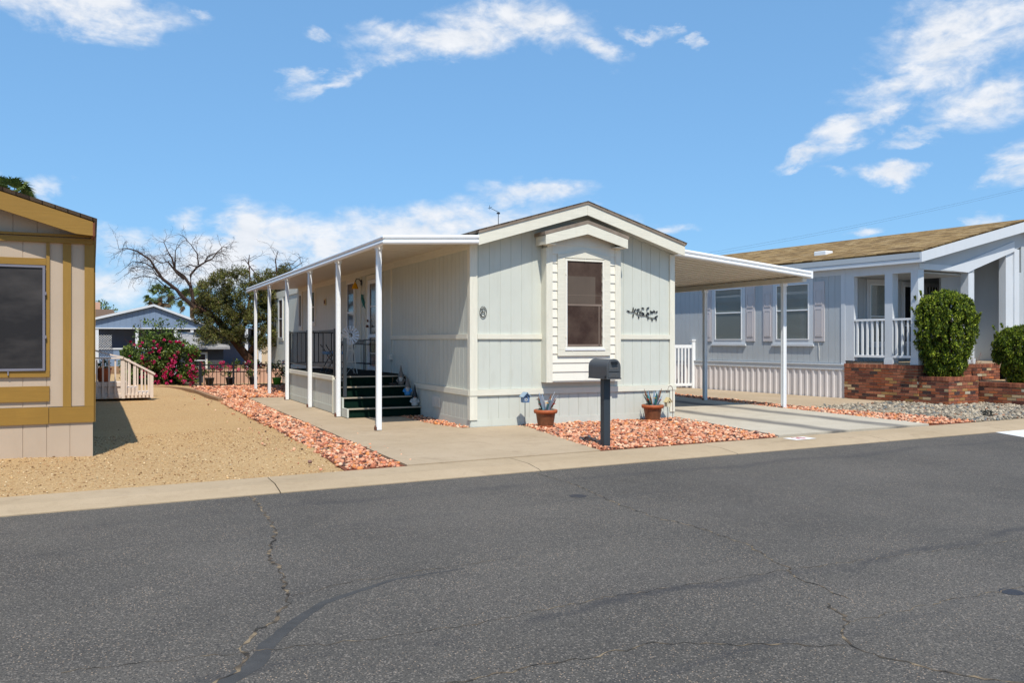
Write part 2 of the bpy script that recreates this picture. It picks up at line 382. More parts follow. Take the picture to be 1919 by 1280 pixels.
c = t.mix(t.rng(n, .38, .7), srgb(34, 32, 33), srgb(70, 66, 64)); M['screen_black'] = t.done(c, .55, 0, .3)
M['glass'] = glass('dark_window_glass', (.02, .022, .026))
M['glassgrey'] = glass('grey_window_glass', (.09, .1, .1), .12)
def clearglass():
    t = NT('clear_pane'); o = t.n['Material Output']; g = t.n.new('ShaderNodeBsdfGlossy'); g.inputs['Roughness'].default_value = .02
    tr = t.n.new('ShaderNodeBsdfTransparent'); tr.inputs[0].default_value = (.85, .88, .88, 1)
    fr = t.n.new('ShaderNodeLayerWeight'); ms = t.n.new('ShaderNodeMixShader')
    t.l.new(t.math('ADD', t.math('POWER', fr.outputs['Facing'], 4.0), .08, True), ms.inputs[0]); t.l.new(tr.outputs[0], ms.inputs[1]); t.l.new(g.outputs[0], ms.inputs[2]); t.l.new(ms.outputs[0], o.inputs[0]); return t.m
M['pane'] = clearglass()

# asphalt: street runs 3.3 degrees off the x axis
STA = R_(3.3)
t = NT('asphalt'); P = t.geo.outputs['Position']
big = t.noise(.45, 5, .6); mid = t.noise(2.5, 5, .65)
c = t.mix(t.rng(big, .3, .72), srgb(74, 71, 67), srgb(101, 96, 90)); c = t.mix(t.rng(mid, .35, .7, 0, .6), c, srgb(92, 88, 82))
fine = t.noise(110, 3, .7); c = t.mix(t.rng(fine, .35, .7), t.mix(1., c, (.5, .5, .5), 'MULTIPLY'), t.mix(1., c, (1.4, 1.38, 1.35), 'MULTIPLY'))
vo = t.n.new('ShaderNodeTexVoronoi'); vo.inputs['Scale'].default_value = 55; t.l.new(P, vo.inputs['Vector'])
sp = t.math('MULTIPLY', t.math('LESS_THAN', vo.outputs['Distance'], .2), t.math('GREATER_THAN', t.n.new('ShaderNodeSeparateColor').outputs[0], .5)) if False else t.math('LESS_THAN', vo.outputs['Distance'], .2)
sc = t.n.new('ShaderNodeSeparateColor'); t.l.new(vo.outputs['Color'], sc.inputs[0])
sp = t.math('MULTIPLY', sp, t.math('GREATER_THAN', sc.outputs[0], .5)); spn = t.rng(t.noise(1.4, 4, .6), .38, .6)
c = t.mix(t.math('MULTIPLY', t.math('MULTIPLY', sp, spn), .8), c, srgb(186, 160, 134))
vo2 = t.n.new('ShaderNodeTexVoronoi'); vo2.inputs['Scale'].default_value = 120; t.l.new(P, vo2.inputs['Vector'])
sc2 = t.n.new('ShaderNodeSeparateColor'); t.l.new(vo2.outputs['Color'], sc2.inputs[0])
c = t.mix(t.math('MULTIPLY', t.math('GREATER_THAN', sc2.outputs[1], .9), .4), c, srgb(152, 142, 132))
c = t.mix(t.math('MULTIPLY', t.math('LESS_THAN', sc2.outputs[1], .12), .55), c, srgb(38, 38, 42))
# long soft seams and sealed bands along the lane (worn tar, real stains)
sx = t.n.new('ShaderNodeSeparateXYZ'); t.l.new(t.map(rot=(0, 0, -STA)), sx.inputs[0])
wob = t.math('MULTIPLY', t.math('SUBTRACT', t.noise(.8, 5, .6), .5), .7)
vv = t.math('ADD', sx.outputs[1], wob)
for (v0, w_, k) in ((4.05, .09, .55), (3.12, .07, .4), (7.9, .18, .35), (6.9, .05, .2), (2.3, .12, .4)):
    d = t.math('ABSOLUTE', t.math('SUBTRACT', vv, v0)); f = t.rng(d, 0, w_, k, 0, True)
    f = t.math('MULTIPLY', f, t.rng(t.noise(.7, 4, .6, t.map(loc=(v0 * 3, 0, 0))), .35, .55)); c = t.mix(f, c, srgb(50, 50, 53))
t.bump(fine, .6, .006); M['asphalt'] = t.done(c, .88, 0, .3)
def concrete(name, a, b, stain, crackk=.0, bands=False):
    t = NT(name); n1 = t.noise(.7, 6, .6); n2 = t.noise(5, 5, .7); n3 = t.noise(130, 3, .6)
    c = t.mix(t.rng(n1, .32, .7), a, b); c = t.mix(t.rng(n2, .5, .8, 0, .5), c, stain)
    c = t.mix(t.rng(n3, .35, .7, 0, .35), c, scale3(a, .6))
    vs_ = t.noise(1.1, 7, .72, None, 1.2); c = t.mix(t.rng(vs_, .56, .72, 0, .45), c, scale3(stain, .74))
    w_ = t.noise(22, 4, .7); c = t.mix(t.rng(w_, .55, .8, 0, .35), c, scale3(b, 1.08))
    if bands:   # tyre-blackened wheel tracks along the driveway
        sx = t.n.new('ShaderNodeSeparateXYZ'); t.l.new(t.map(), sx.inputs[0])
        xx = t.math('ADD', sx.outputs[0], t.math('MULTIPLY', t.math('SUBTRACT', t.noise(.6, 3, .5), .5), .35))
        xx = t.math('ADD', xx, t.math('MULTIPLY', t.math('SUBTRACT', sx.outputs[1], 13.0), -.02))
        for v0 in (10.75, 12.35):
            d = t.math('ABSOLUTE', t.math('SUBTRACT', xx, v0)); f = t.rng(d, .08, .34, .95, 0, True)
            f = t.math('MULTIPLY', f, t.rng(t.noise(2.0, 5, .6, t.map(scale=(2.5, .5, 1))), .25, .55, .45, 1)); c = t.mix(f, c, srgb(108, 104, 99))
    t.bump(n3, .35, .004); return t.done(c, .9, 0, .25)
M['curb'] = concrete('tan_curb_concrete', srgb(168, 148, 120), srgb(182, 162, 135), srgb(150, 130, 104))
M['slab'] = concrete('buff_slab_concrete', srgb(167, 148, 122), srgb(181, 162, 137), srgb(148, 128, 104))
M['drive'] = concrete('grey_driveway_concrete', srgb(180, 170, 152), srgb(194, 185, 168), srgb(158, 146, 128), bands=True)
M['gutterpale'] = concrete('pale_gutter_concrete', srgb(214, 214, 212), srgb(226, 226, 224), srgb(196, 194, 190))
t = NT('tan_decomposed_granite'); P = t.geo.outputs['Position']
n1 = t.noise(.5, 5, .6); n3 = t.noise(75, 4, .75)
c = t.mix(t.rng(n1, .3, .7), srgb(196, 162, 116), srgb(210, 178, 130))
vo = t.n.new('ShaderNodeTexVoronoi'); vo.inputs['Scale'].default_value = 60; t.l.new(P, vo.inputs['Vector'])
sc = t.n.new('ShaderNodeSeparateColor'); t.l.new(vo.outputs['Color'], sc.inputs[0])
c = t.mix(t.rng(sc.outputs[0], 0, 1, 0, .75), c, t.ramp(sc.outputs[1], [(0, srgb(150, 112, 74)), (.4, srgb(204, 168, 118)), (.8, srgb(232, 208, 168)), (1, srgb(186, 150, 112))]))
c = t.mix(t.rng(n3, .3, .75, .45, 0), c, srgb(120, 86, 52)); h = t.math('ADD', t.math('MULTIPLY', vo.outputs['Distance'], -1.2), n3)
t.bump(h, .9, .012); M['dg'] = t.done(c, .95, 0, .15)
def undergravel(name, a, b):
    t = NT(name); n = t.noise(45, 4, .7); c = t.mix(t.rng(n, .3, .7), a, b); t.bump(n, .9, .02); return t.done(c, .95, 0, .15)
M['redbed'] = undergravel('red_gravel_bed', srgb(96, 58, 44), srgb(150, 96, 74))
M['greybed'] = undergravel('grey_gravel_bed', srgb(110, 98, 84), srgb(160, 146, 126))
M['farground'] = undergravel('dusty_back_ground', srgb(168, 140, 106), srgb(190, 162, 126))
def shingles(name, cols, sx, sy):
    t = NT(name); tcn = t.n.new('ShaderNodeTexCoord'); src = tcn.outputs['Object']
    sp = t.n.new('ShaderNodeSeparateXYZ'); t.l.new(src, sp.inputs[0]); cb = t.n.new('ShaderNodeCombineXYZ')
    t.l.new(sp.outputs[1], cb.inputs[0]); t.l.new(sp.outputs[0], cb.inputs[1])
    br = t.n.new('ShaderNodeTexBrick'); t.l.new(cb.outputs[0], br.inputs['Vector'])
    br.inputs['Scale'].default_value = 1; br.inputs['Brick Width'].default_value = sx; br.inputs['Row Height'].default_value = sy
    br.inputs['Mortar Size'].default_value = .006; br.inputs['Color1'].default_value = (0, 0, 0, 1); br.inputs['Color2'].default_value = (1, 1, 1, 1); br.inputs['Mortar'].default_value = (0, 0, 0, 1)
    br.offset = .37
    n = t.noise(1, 5, .6, t.map(scale=(9, 3, 3), src=src)); n3 = t.noise(150, 2, .6)
    f = t.math('ADD', t.math('MULTIPLY', br.outputs['Color'], .55), t.math('MULTIPLY', n, .5))
    c = t.ramp(f, [(.15, cols[0]), (.4, cols[1]), (.62, cols[2]), (.9, cols[3])]); c = t.mix(t.rng(n3, .3, .7, .3, 0), c, scale3(cols[0], .5))
    c = t.mix(t.math('MULTIPLY', br.outputs['Fac'], .7), c, scale3(cols[0], .35)); t.bump(t.math('SUBTRACT', n3, t.math('MULTIPLY', br.outputs['Fac'], 2)), .6, .01)
    return t.done(c, .92, 0, .2)
M['shingle'] = shingles('tan_brown_shingles', [srgb(88, 68, 44), srgb(130, 104, 66), srgb(158, 130, 84), srgb(170, 148, 112)], .32, .14)
M['shingle2'] = shingles('grey_brown_shingles', [srgb(82, 72, 64), srgb(112, 98, 86), srgb(134, 120, 104), srgb(150, 138, 122)], .32, .14)

# ------------------------------------------------------------------ ground
def zroll(x, y): return 0.0
road_y = lambda x: 8.675 + .0573 * x
back_y = lambda x: 9.47 + .069 * x
g = MB(); g.quad((-400, -300, -.075), (500, -300, -.075), (500, 700, -.075), (-400, 700, -.075)); tag(g.build('ground', M['farground']), kind='structure')
g = MB(); X0, X1 = -60, 90
g._add([(X0, -4, -.045), (X1, -4, -.045), (X1, road_y(X1) + .02, -.045), (X0, road_y(X0) + .02, -.045)], [(0, 1, 2, 3)])
road = tag(g.build('road', M['asphalt']), kind='structure')
# rolled curb with joints
g = MB(); xs = [-60, -30, -12, -6, -4.5, -1.5, 1.55, 4.6, 7.7, 10.8, 13.9, 17, 20, 40, 90]
for a, b in zip(xs[:-1], xs[1:]):
    a += .006; b -= .006
    n = 8
    for i in range(n):
        xa = a + (b - a) * i / n; xb = a + (b - a) * (i + 1) / n
        pr = [(0, -.10), (0, -.035), (.07, -.025), (.30, -.004), (.40, .006), (1.0, .004), (1.0, -.10)]
        ya = [road_y(xa) + p[0] * (back_y(xa) - road_y(xa)) if p[0] < 1 else back_y(xa) for p in pr]
        yb = [road_y(xb) + p[0] * (back_y(xb) - road_y(xb)) if p[0] < 1 else back_y(xb) for p in pr]
        va = [(xa, y, p[1]) for y, p in zip(ya, pr)]; vb = [(xb, y, p[1]) for y, p in zip(yb, pr)]
        k = len(pr); fs = [(j, j + 1, k + j + 1, k + j) for j in range(k - 1)]
        if i == 0: fs.append(tuple(range(k)))
        if i == n - 1: fs.append(tuple(range(2 * k - 1, k - 1, -1)))
        g._add(va + vb, fs)
tag(g.build('curb', M['curb']), kind='structure')
def sheet(name, poly, z, mat, th=.06):
    g = MB(); g.prism(poly, z - th, z, 'z'); return tag(g.build(name, mat), kind='structure')
# tan yard: gentle mound towards the neighbour's wall
gx = np.arange(-14, 3.6, .3); gy = np.arange(9.0, 40, .3)
V = []; F = []
def zyard(x, y):
    m = .07 * math.exp(-((x + 1.4) / 1.0) ** 2 - ((y - 11.7) / 1.2) ** 2)
    m += .012 * math.sin(x * 2.1 + y * .7) + .01 * math.sin(y * 1.9 - x)
    m += .10 * max(0, min(1, (y - 24) / 6)) * max(0, min(1, (2.5 - x)))
    e = max(0, min(1, (y - back_y(x)) / .5))
    return -.012 + m * e
for x in gx:
    for y in gy: V.append((x, max(y, back_y(x) - .02), zyard(x, y)))
ny = len(gy)
for i in range(len(gx) - 1):
    for j in range(ny - 1): F.append((i * ny + j, (i + 1) * ny + j, (i + 1) * ny + j + 1, i * ny + j + 1))
g = MB(); g._add(V, F); tag(g.build('gravel_yard', M['dg'], smooth=True), kind='structure')
# concrete
slab = [(3.2, 9.698), (6.0, 9.89), (6.54, 13.30), (6.5, 13.44), (5.42, 13.42), (5.2, 14.2), (5.12, 16.2), (5.57, 16.3), (5.57, 22.85), (3.23, 22.85)]
def clipy(P, y0, y1):
    for sgn, lim in ((1, y0), (-1, -y1)):
        Q = []
        for (xa, ya), (xb, yb) in zip(P, P[1:] + P[:1]):
            ia, ib = sgn * ya >= lim, sgn * yb >= lim
            if ia: Q.append((xa, ya))
            if ia != ib: t_ = (sgn * lim - ya) / (yb - ya); Q.append((xa + (xb - xa) * t_, sgn * lim))
        P = Q
    return P
def jointed(name, P, z, mat, th, ys):
    g = MB(); ys = [-99] + ys + [99]
    for a, b in zip(ys[:-1], ys[1:]):
        q = clipy(P, a + .005, b - .005)
        if len(q) > 2: g.prism(q, z - th, z, 'z'); g.prism(q, z - th - .02, z - .012, 'z') if False else None
    g.box(min(p[0] for p in P) + .3, max(p[0] for p in P) - .3, min(p[1] for p in P) + .8, max(p[1] for p in P) - .2, z - .09, z - .012)
    return tag(g.build(name, mat), kind='structure')
jointed('walkway', slab, .018, M['slab'], .12, [13.43, 15.9, 18.4, 20.7])
jointed('driveway', [(9.37, 10.14), (13.06, 10.40), (13.3, 14.4), (13.52, 18.5), (13.6, 30), (9.83, 30), (9.86, 13.5)], .035, M['drive'], .12, [13.6, 16.6, 19.6, 22.6])
sheet('path', [(14.0, 14.25), (15.0, 14.3), (16.5, 14.55), (17.2, 14.8), (16.95, 16.5), (15.3, 31), (14.9, 31), (14.25, 19.5)], .03, M['slab'], .1)
g = MB(); g.quad((13.48, 9.455, -.0405), (12.85, 7.9, -.0405), (30, 8.7, -.0405), (30, 10.4, -.0405)); tag(g.build('valley_gutter', M['gutterpale']), kind='structure')
# gravel beds
redL = [(2.45, 9.66), (3.19, 9.72), (3.22, 22.9), (5.6, 22.95), (5.6, 29.6), (2.3, 29.4), (2.33, 24), (2.46, 19), (2.55, 14.2), (2.52, 11.3)]
redF = [(6.02, 9.93), (9.35, 10.14), (9.86, 13.46), (6.5, 13.46), (6.54, 13.3)]
redW = [(5.2, 14.2), (5.42, 13.43), (5.57, 13.43), (5.57, 16.2), (5.12, 16.2)]
redR = [(13.08, 10.41), (14.44, 10.52), (14.43, 11.8), (14.2, 13.2), (14.05, 14.2), (14.24, 19.5), (14.8, 30), (13.62, 30), (13.53, 18.5), (13.31, 14.4)]
grey = [(14.44, 10.5), (22, 11.0), (22, 14.5), (17.2, 14.8), (14.02, 14.25), (14.2, 13.2), (14.43, 11.8)]
for nm, p, m in (('red_gravel_bed', redL, 'redbed'), ('red_gravel_bed', redF, 'redbed'), ('red_gravel_bed', redW, 'redbed'), ('red_gravel_bed', redR, 'redbed'), ('grey_gravel_bed', grey, 'greybed')):
    sheet(nm, p, -.002 if nm[0] == 'r' and p is redL else .004, M[m], .05)
RED = [(*srgb(218, 152, 118), 4.5), (*srgb(228, 172, 138), 3.6), (*srgb(196, 120, 90), 2.5), (*srgb(234, 196, 164), 1.5), (*srgb(128, 80, 66), 1.4), (*srgb(150, 118, 106), .8), (*srgb(214, 138, 84), 1.4), (*srgb(86, 64, 58), .5)]
GRY = [(*srgb(158, 146, 128), 4), (*srgb(180, 166, 144), 3), (*srgb(128, 120, 108), 3), (*srgb(196, 182, 160), 1.4), (*srgb(112, 116, 116), 1.2), (*srgb(150, 112, 88), .6)]
rocks('red_gravel', [(2.5, 9.7), (3.17, 9.74), (3.18, 22.9), (2.4, 22.9), (2.46, 19), (2.55, 14.2), (2.52, 11.3)], 760, (.02, .034), RED, M['rock'], .0, 'salmon red crushed rock strip along the left edge of the concrete walkway')
rocks('strewn_rock', [(1.9, 9.7), (3.6, 9.8), (3.5, 22), (1.9, 26)], 7, (.014, .026), RED, M['rock'], .005, 'stray red rocks kicked out of the gravel strip onto the yard and walkway')
rocks('red_gravel', [(2.35, 22.9), (3.2, 22.9), (5.55, 22.95), (5.55, 29.4), (2.3, 29.3)], 230, (.032, .05), RED, M['rock'], .0, 'salmon red crushed rock spread behind the walkway up to the black fence')
rocks('red_gravel', redF, 780, (.02, .033), RED, M['rock'], .006, 'salmon red crushed rock bed around the mailbox and flower pots')
rocks('red_gravel', redW, 600, (.02, .03), RED, M['rock'], .006, 'narrow strip of red crushed rock at the foot of the house side wall')
rocks('red_gravel', [(13.08, 10.45), (14.44, 10.52), (14.43, 11.8), (14.2, 13.2), (14.05, 14.2), (14.24, 19.5), (14.5, 24), (13.6, 24), (13.53, 18.5), (13.31, 14.4)], 500, (.022, .036), RED, M['rock'], .006, 'salmon red crushed rock band between the driveway and the neighbour path')
rocks('grey_gravel', [(14.44, 10.5), (21, 11.0), (21, 13.9), (17.2, 14.6), (14.02, 14.25), (14.2, 13.2), (14.43, 11.8)], 520, (.026, .042), GRY, M['rock'], .008, 'grey brown crushed rock bed in front of the brick planters')
DGP = [(*srgb(206, 172, 124), 4), (*srgb(228, 202, 160), 2), (*srgb(150, 116, 80), 2), (*srgb(190, 150, 108), 2)]
rocks('tan_gravel', [(-1.6, 9.5), (2.5, 9.68), (2.5, 15), (-1.5, 15)], 330, (.006, .012), DGP, M['rock'], -.008, 'fine loose tan pebbles scattered over the front of the tan yard', zfun=zyard)
# scattered debris on tan yard
DEB = [(.08, .05, .035, 2), (*srgb(120, 90, 60), 2), (*srgb(206, 190, 160), 1)]
rocks('leaf_litter', [(-1.4, 10), (2.4, 10), (2.3, 26), (.4, 26), (-.2, 12)], .9, (.008, .018), DEB, M['rock'], -.004, 'scattered dark leaf litter and twigs on the tan gravel yard', zfun=zyard)
# edging stones between tan and red gravel at the back
e = thing('gravel_edging', 'low grey brown concrete edging kerb curving beside the red gravel at the back', 'edging', (2.3, 20, 0))
g = MB(); pts = [(0.15, 2.0), (.03, 4.0), (-.06, 6.0), (-.3, 7.6), (-.7, 8.6), (-1.2, 9.0)]
for a, b in zip(pts[:-1], pts[1:]): g.beam((a[0], a[1], .03), (b[0], b[1], .03), .12, .1)
g.build('edging_strip', M['wood'], e)

# cracks in the asphalt
def crack(pts, w, seed, name='road_crack', extra=0):
    rr = random.Random(seed); P = [Vector((x, y, 0)) for x, y in pts]; D = []
    for a, b in zip(P[:-1], P[1:]):
        L = (b - a).length; k = max(2, int(L / .035)); nrm = Vector((-(b - a).y, (b - a).x, 0)).normalized()
        for i in range(k): D.append(a.lerp(b, i / k) + nrm * rr.gauss(0, .008) + nrm * .012 * math.sin(i * .9 + seed))
    D.append(P[-1]); g = MB(); z = -.0432; g.cur = (0.02, .018, .016); prev = None
    V = []; F = []; Cc = []
    for i, p in enumerate(D):
        d = (D[min(i + 1, len(D) - 1)] - D[max(i - 1, 0)]).normalized(); nr = Vector((-d.y, d.x, 0)); ww = w * rr.uniform(.2, 1.5)
        c = rr.choice([(.03, .026, .022), (.05, .044, .036), (.09, .07, .05), (.28, .21, .13), (.16, .12, .08)])
        V += [p - nr * ww * .5 + Vector((0, 0, z)), p + nr * ww * .5 + Vector((0, 0, z))]; Cc += [c, c]
    for i in range(len(D) - 1): F.append((2 * i, 2 * i + 1, 2 * i + 3, 2 * i + 2))
    g = MB(); g._add([tuple(v) for v in V], F); g.c = Cc; return g.build(name, M['rock'], road)
c1 = [(1.22, 8.66), (1.224, 8.355), (1.195, 7.19), (1.167, 6.782), (.98, 6.025), (1.013, 5.769), (.972, 5.358), (.917, 4.923), (.77, 4.635), (.637, 4.452), (.562, 4.264), (.573, 4.17), (.511, 4.017), (.411, 3.921), (.2, 3.7)]
c2 = [(4.35, 8.564), (4.375, 7.68), (4.213, 6.642), (4.176, 5.997), (4.258, 5.593), (4.235, 5.146), (4.217, 4.859), (4.082, 4.499), (4.041, 4.279), (3.925, 4.111), (3.904, 3.835), (3.875, 3.625)]
c3 = [(3.695, 3.605), (3.548, 3.32), (3.421, 3.234), (3.288, 3.055), (3.301, 2.924), (3.368, 2.752), (3.448, 2.603), (3.505, 2.512), (3.613, 2.4), (3.8, 2.2)]
c4 = [(3.273, 3.062), (2.912, 3.258), (2.625, 3.394), (2.436, 3.499), (2.212, 3.488), (2.01, 3.463), (1.794, 3.496), (1.596, 3.479), (1.363, 3.471), (1.0, 3.4)]
c5 = [(-.2, 4.35), (1.19, 4.151), (1.743, 4.144), (2.645, 4.243), (4.011, 4.247), (4.811, 4.204), (6.232, 4.14)]
c6 = [(3.55, 3.32), (4.38, 3.35), (5.03, 3.34)]
K_ = -1.0 / 1.03   # points were read on z=0; slide them out to the road surface
def drop(c): return [(x * 1.03, y * 1.03) for x, y in c]
for i, (c, w) in enumerate(((c1, .021), (c2, .013), (c3, .016), (c4, .011), (c5, .005), (c6, .005), ([(.97, 5.05), (1.35, 5.2), (1.8, 5.25), (2.6, 5.3)], .005))): crack(drop(c), w, i + 1)
g = MB()   # sealed tar lip beside the left crack
tar = drop([(.40, 3.85), (.60, 4.05), (.70, 4.30), (.86, 4.55), (1.1, 4.85), (1.6, 5.13), (2.2, 5.2)])
rt = random.Random(2); TP = []
for k in range(len(tar) - 1):
    for q in range(6): TP.append((Vector((*tar[k], 0)).lerp(Vector((*tar[k + 1], 0)), q / 6), (.085, .10, .095, .075, .06, .035, .01)[k] * (1 - q / 6) + (.10, .095, .075, .06, .035, .01, .01)[k] * q / 6))
V_ = []
for k, (p, w_) in enumerate(TP):
    d = (TP[min(k + 1, len(TP) - 1)][0] - TP[max(k - 1, 0)][0]).normalized(); nr = Vector((-d.y, d.x, 0))
    V_ += [tuple(p - nr * w_ * rt.uniform(.4, .55) + Vector((0, 0, -.0442))), tuple(p + nr * w_ * rt.uniform(.4, .55) + Vector((0, 0, -.0442)))]
g._add(V_, [(2 * k, 2 * k + 1, 2 * k + 3, 2 * k + 2) for k in range(len(TP) - 1)])
g.build('tar_seal', paint('smooth_tar', srgb(68, 67, 66), .85, .3, .25, .8, 160, vs=7), road)
for (x, y, r) in ((4.2, 7.35, .09), (5.0, 3.4, .07)):
    g = MB(); g.lathe([(r, -.0443), (r * .99, -.0433)], 18, (x, y)); g.build('oil_stain', paint('oil_stain', srgb(52, 50, 52), .6, .2), road)
# painted lot number on the curb
num = thing('curb_number', 'white painted panel with red number ten on the kerb beside the driveway', 'street number', (9.5, 9.86, .0095), R_(3))
g = MB(); g.quad((-.2, -.155, 0), (.24, -.145, 0), (.24, .13, 0), (-.2, .12, 0)); g.build('white_panel', M['roadwhite'], num)
def text(body, size, name, mat, parent, loc, rot, extr=.002):
    cu = bpy.data.curves.new(name, 'FONT'); cu.body = body; cu.size = size; cu.extrude = extr; cu.align_x = 'CENTER'; cu.align_y = 'CENTER'
    to = bpy.data.objects.new(name, cu); C.objects.link(to); bpy.context.view_layer.update()
    me = bpy.data.meshes.new_from_object(to.evaluated_get(bpy.context.evaluated_depsgraph_get())); bpy.data.objects.remove(to)
    me.materials.append(mat); o = bpy.data.objects.new(name, me); C.objects.link(o); o.parent = parent; o.location = loc; o.rotation_euler = rot; return o
text('10', .24, 'number', M['redfade'], num, (0.0, -.01, .003), (0, 0, 0), .001)

# ------------------------------------------------------------------ shared house pieces
def panels(g, s0, s1, z0, ztop, pitch=.2, gap=.008, d=.006, base=0.0, skip=()):
    """vertical grooved siding in plane coords (s, z, d)"""
    n = max(1, round((s1 - s0) / pitch)); p = (s1 - s0) / n
    for i in range(n):
        a = s0 + i * p + (gap / 2 if i else 0); b = s0 + (i + 1) * p - (gap / 2 if i < n - 1 else 0)
        za, zb = (ztop(a), ztop(b)) if callable(ztop) else (ztop, ztop)
        g._add([(a, z0, base), (b, z0, base), (b, zb, base), (a, za, base), (a, z0, base + d), (b, z0, base + d), (b, zb, base + d), (a, za, base + d)],
               [(0, 1, 2, 3), (4, 5, 6, 7), (0, 1, 5, 4), (1, 2, 6, 5), (2, 3, 7, 6), (3, 0, 4, 7)])
def front(s, z, d): return (s, -d, z)
def left(s, z, d): return (-d, s, z)
def pb(g, s0, s1, z0, z1, d0, d1):
    g._add([(s0, z0, d0), (s1, z0, d0), (s1, z1, d0), (s0, z1, d0), (s0, z0, d1), (s1, z0, d1), (s1, z1, d1), (s0, z1, d1)],
           [(0, 3, 2, 1), (4, 5, 6, 7), (0, 1, 5, 4), (1, 2, 6, 5), (2, 3, 7, 6), (3, 0, 4, 7)])
def poly(g, pts, d0, d1):
    n = len(pts); g._add([(s, z, d0) for s, z in pts] + [(s, z, d1) for s, z in pts],
        [tuple(range(n - 1, -1, -1)), tuple(range(n, 2 * n))] + [(i, (i + 1) % n, n + (i + 1) % n, n + i) for i in range(n)])
def ring(g, s0, s1, z0, z1, w, d0, d1):
    pb(g, s0, s0 + w, z0, z1, d0, d1); pb(g, s1 - w, s1, z0, z1, d0, d1); pb(g, s0 + w, s1 - w, z0, z0 + w, d0, d1); pb(g, s0 + w, s1 - w, z1 - w, z1, d0, d1)
def window(parent, mp, s0, s1, z0, z1, trim=.09, tm='trim', fm='white_metal', gm='glass', meet=.5, blinds=False, base=.01, fd=.035):
    g = MB(mp); ring(g, s0 - trim, s1 + trim, z0 - trim, z1 + trim, trim - .003, base, base + .022) if trim else None
    w = g.build('window', M[tm], parent) if trim else None
    if w is None:
        g = MB(mp); ring(g, s0, s1, z0, z1, .03, base, base + fd); w = g.build('window', M[fm], parent)
    else:
        g = MB(mp); ring(g, s0, s1, z0, z1, .028, base, base + fd)
        if meet: zm = z0 + (z1 - z0) * meet; pb(g, s0 + .028, s1 - .028, zm - .016, zm + .016, base, base + fd - .006)
        g.build('window_frame', M[fm], w)
    g = MB(mp)
    if blinds:
        pb(g, s0 + .02, s1 - .02, z0 + .02, z1 - .02, base - .004, base + .002); g.build('window_back', M['dark'], w)
        g = MB(mp); z = z0 + .04
        while z < z1 - .03: pb(g, s0 + .035, s1 - .035, z, z + .022, base + .005, base + .009); z += .03
        g.build('window_blind', M['blind'], w)
        g = MB(mp); g._add([(s0 + .02, z0 + .02, base + .02), (s1 - .02, z0 + .02, base + .02), (s1 - .02, z1 - .02, base + .02), (s0 + .02, z1 - .02, base + .02)], [(0, 1, 2, 3)]); g.build('window_pane', M['pane'], w)
    else:
        pb(g, s0 + .02, s1 - .02, z0 + .02, z1 - .02, base + .002, base + .014); g.build('window_pane', M[gm], w)
    return w

# ------------------------------------------------------------------ main house
H = thing('mobile_home', 'pale grey green single wide mobile home with cream trim and a boxed front window bay', 'house', (5.575, 13.451, 0))
WD, LN = 4.235, 19.97
rz_ = lambda s: 3.16 + (WD / 2 - abs(s - WD / 2)) * .303    # underside of roof at the wall
g = MB(front); pb(g, 0, WD, 0, .56, -.1, 0); poly(g, [(0, .56), (WD, .56), (WD, rz_(WD)), (WD / 2, rz_(WD / 2)), (0, rz_(0))], -.1, 0)
g.box(0, .1, .1, LN, 0, 3.31); g.box(WD - .1, WD, .1, LN, 0, 3.29); g.box(.1, WD - .1, LN - .1, LN, 0, 3.2)
panels(g, .14, 1.376, .66, lambda s: rz_(s) - .01); panels(g, 2.875, WD - .14, .66, lambda s: rz_(s) - .01)
panels(g, .12, WD - .12, .14, .575, .2, .008, .008); pb(g, 0, WD, 0, .14, 0, .012)
g.mp = left
panels(g, .1, LN, .66, 3.18, .2, .012, .008); panels(g, .1, LN, .14, .575, .2, .008, .008); pb(g, 0, LN, 0, .14, 0, .012)
panels(g, 4.52, 4.6, .66, 3.1, .2, 0, .016)
g.build('wall', M['siding'], H)
g = MB(front)
for s0, s1 in ((0, .112), (WD - .112, WD)): pb(g, s0, s1, .655, rz_((s0 + s1) / 2) - .02, 0, .03); pb(g, s0, s1, .14, .555, 0, .03)
g.mp = left; pb(g, -.03, .085, .655, 3.15, 0, .028); pb(g, -.03, .085, .14, .555, 0, .028)
pb(g, 4.45, 4.52, 1.62, 3.12, 0, .028); pb(g, 6.55, 6.60, .8, 3.1, .01, .03); pb(g, 7.00, 7.05, .8, 3.1, .01, .03); pb(g, 6.15, 6.2, .8, 3.05, .01, .02)
parts(g, 'corner_board', M['trim'], H)
g = MB(front)
pb(g, -.028, WD + .028, .557, .657, 0, .04); pb(g, .115, 1.376, 1.534, 1.619, 0, .036); pb(g, 2.875, WD - .115, 1.534, 1.619, 0, .036)
g.mp = left; pb(g, .0, 2.9, .557, .657, 0, .038); pb(g, 14.8, LN, .557, .657, 0, .03); pb(g, .087, 4.52, 1.534, 1.619, 0, .033); pb(g, .0, LN, 3.08, 3.30, 0, .034)
parts(g, 'trim_board', M['trimh'], H)
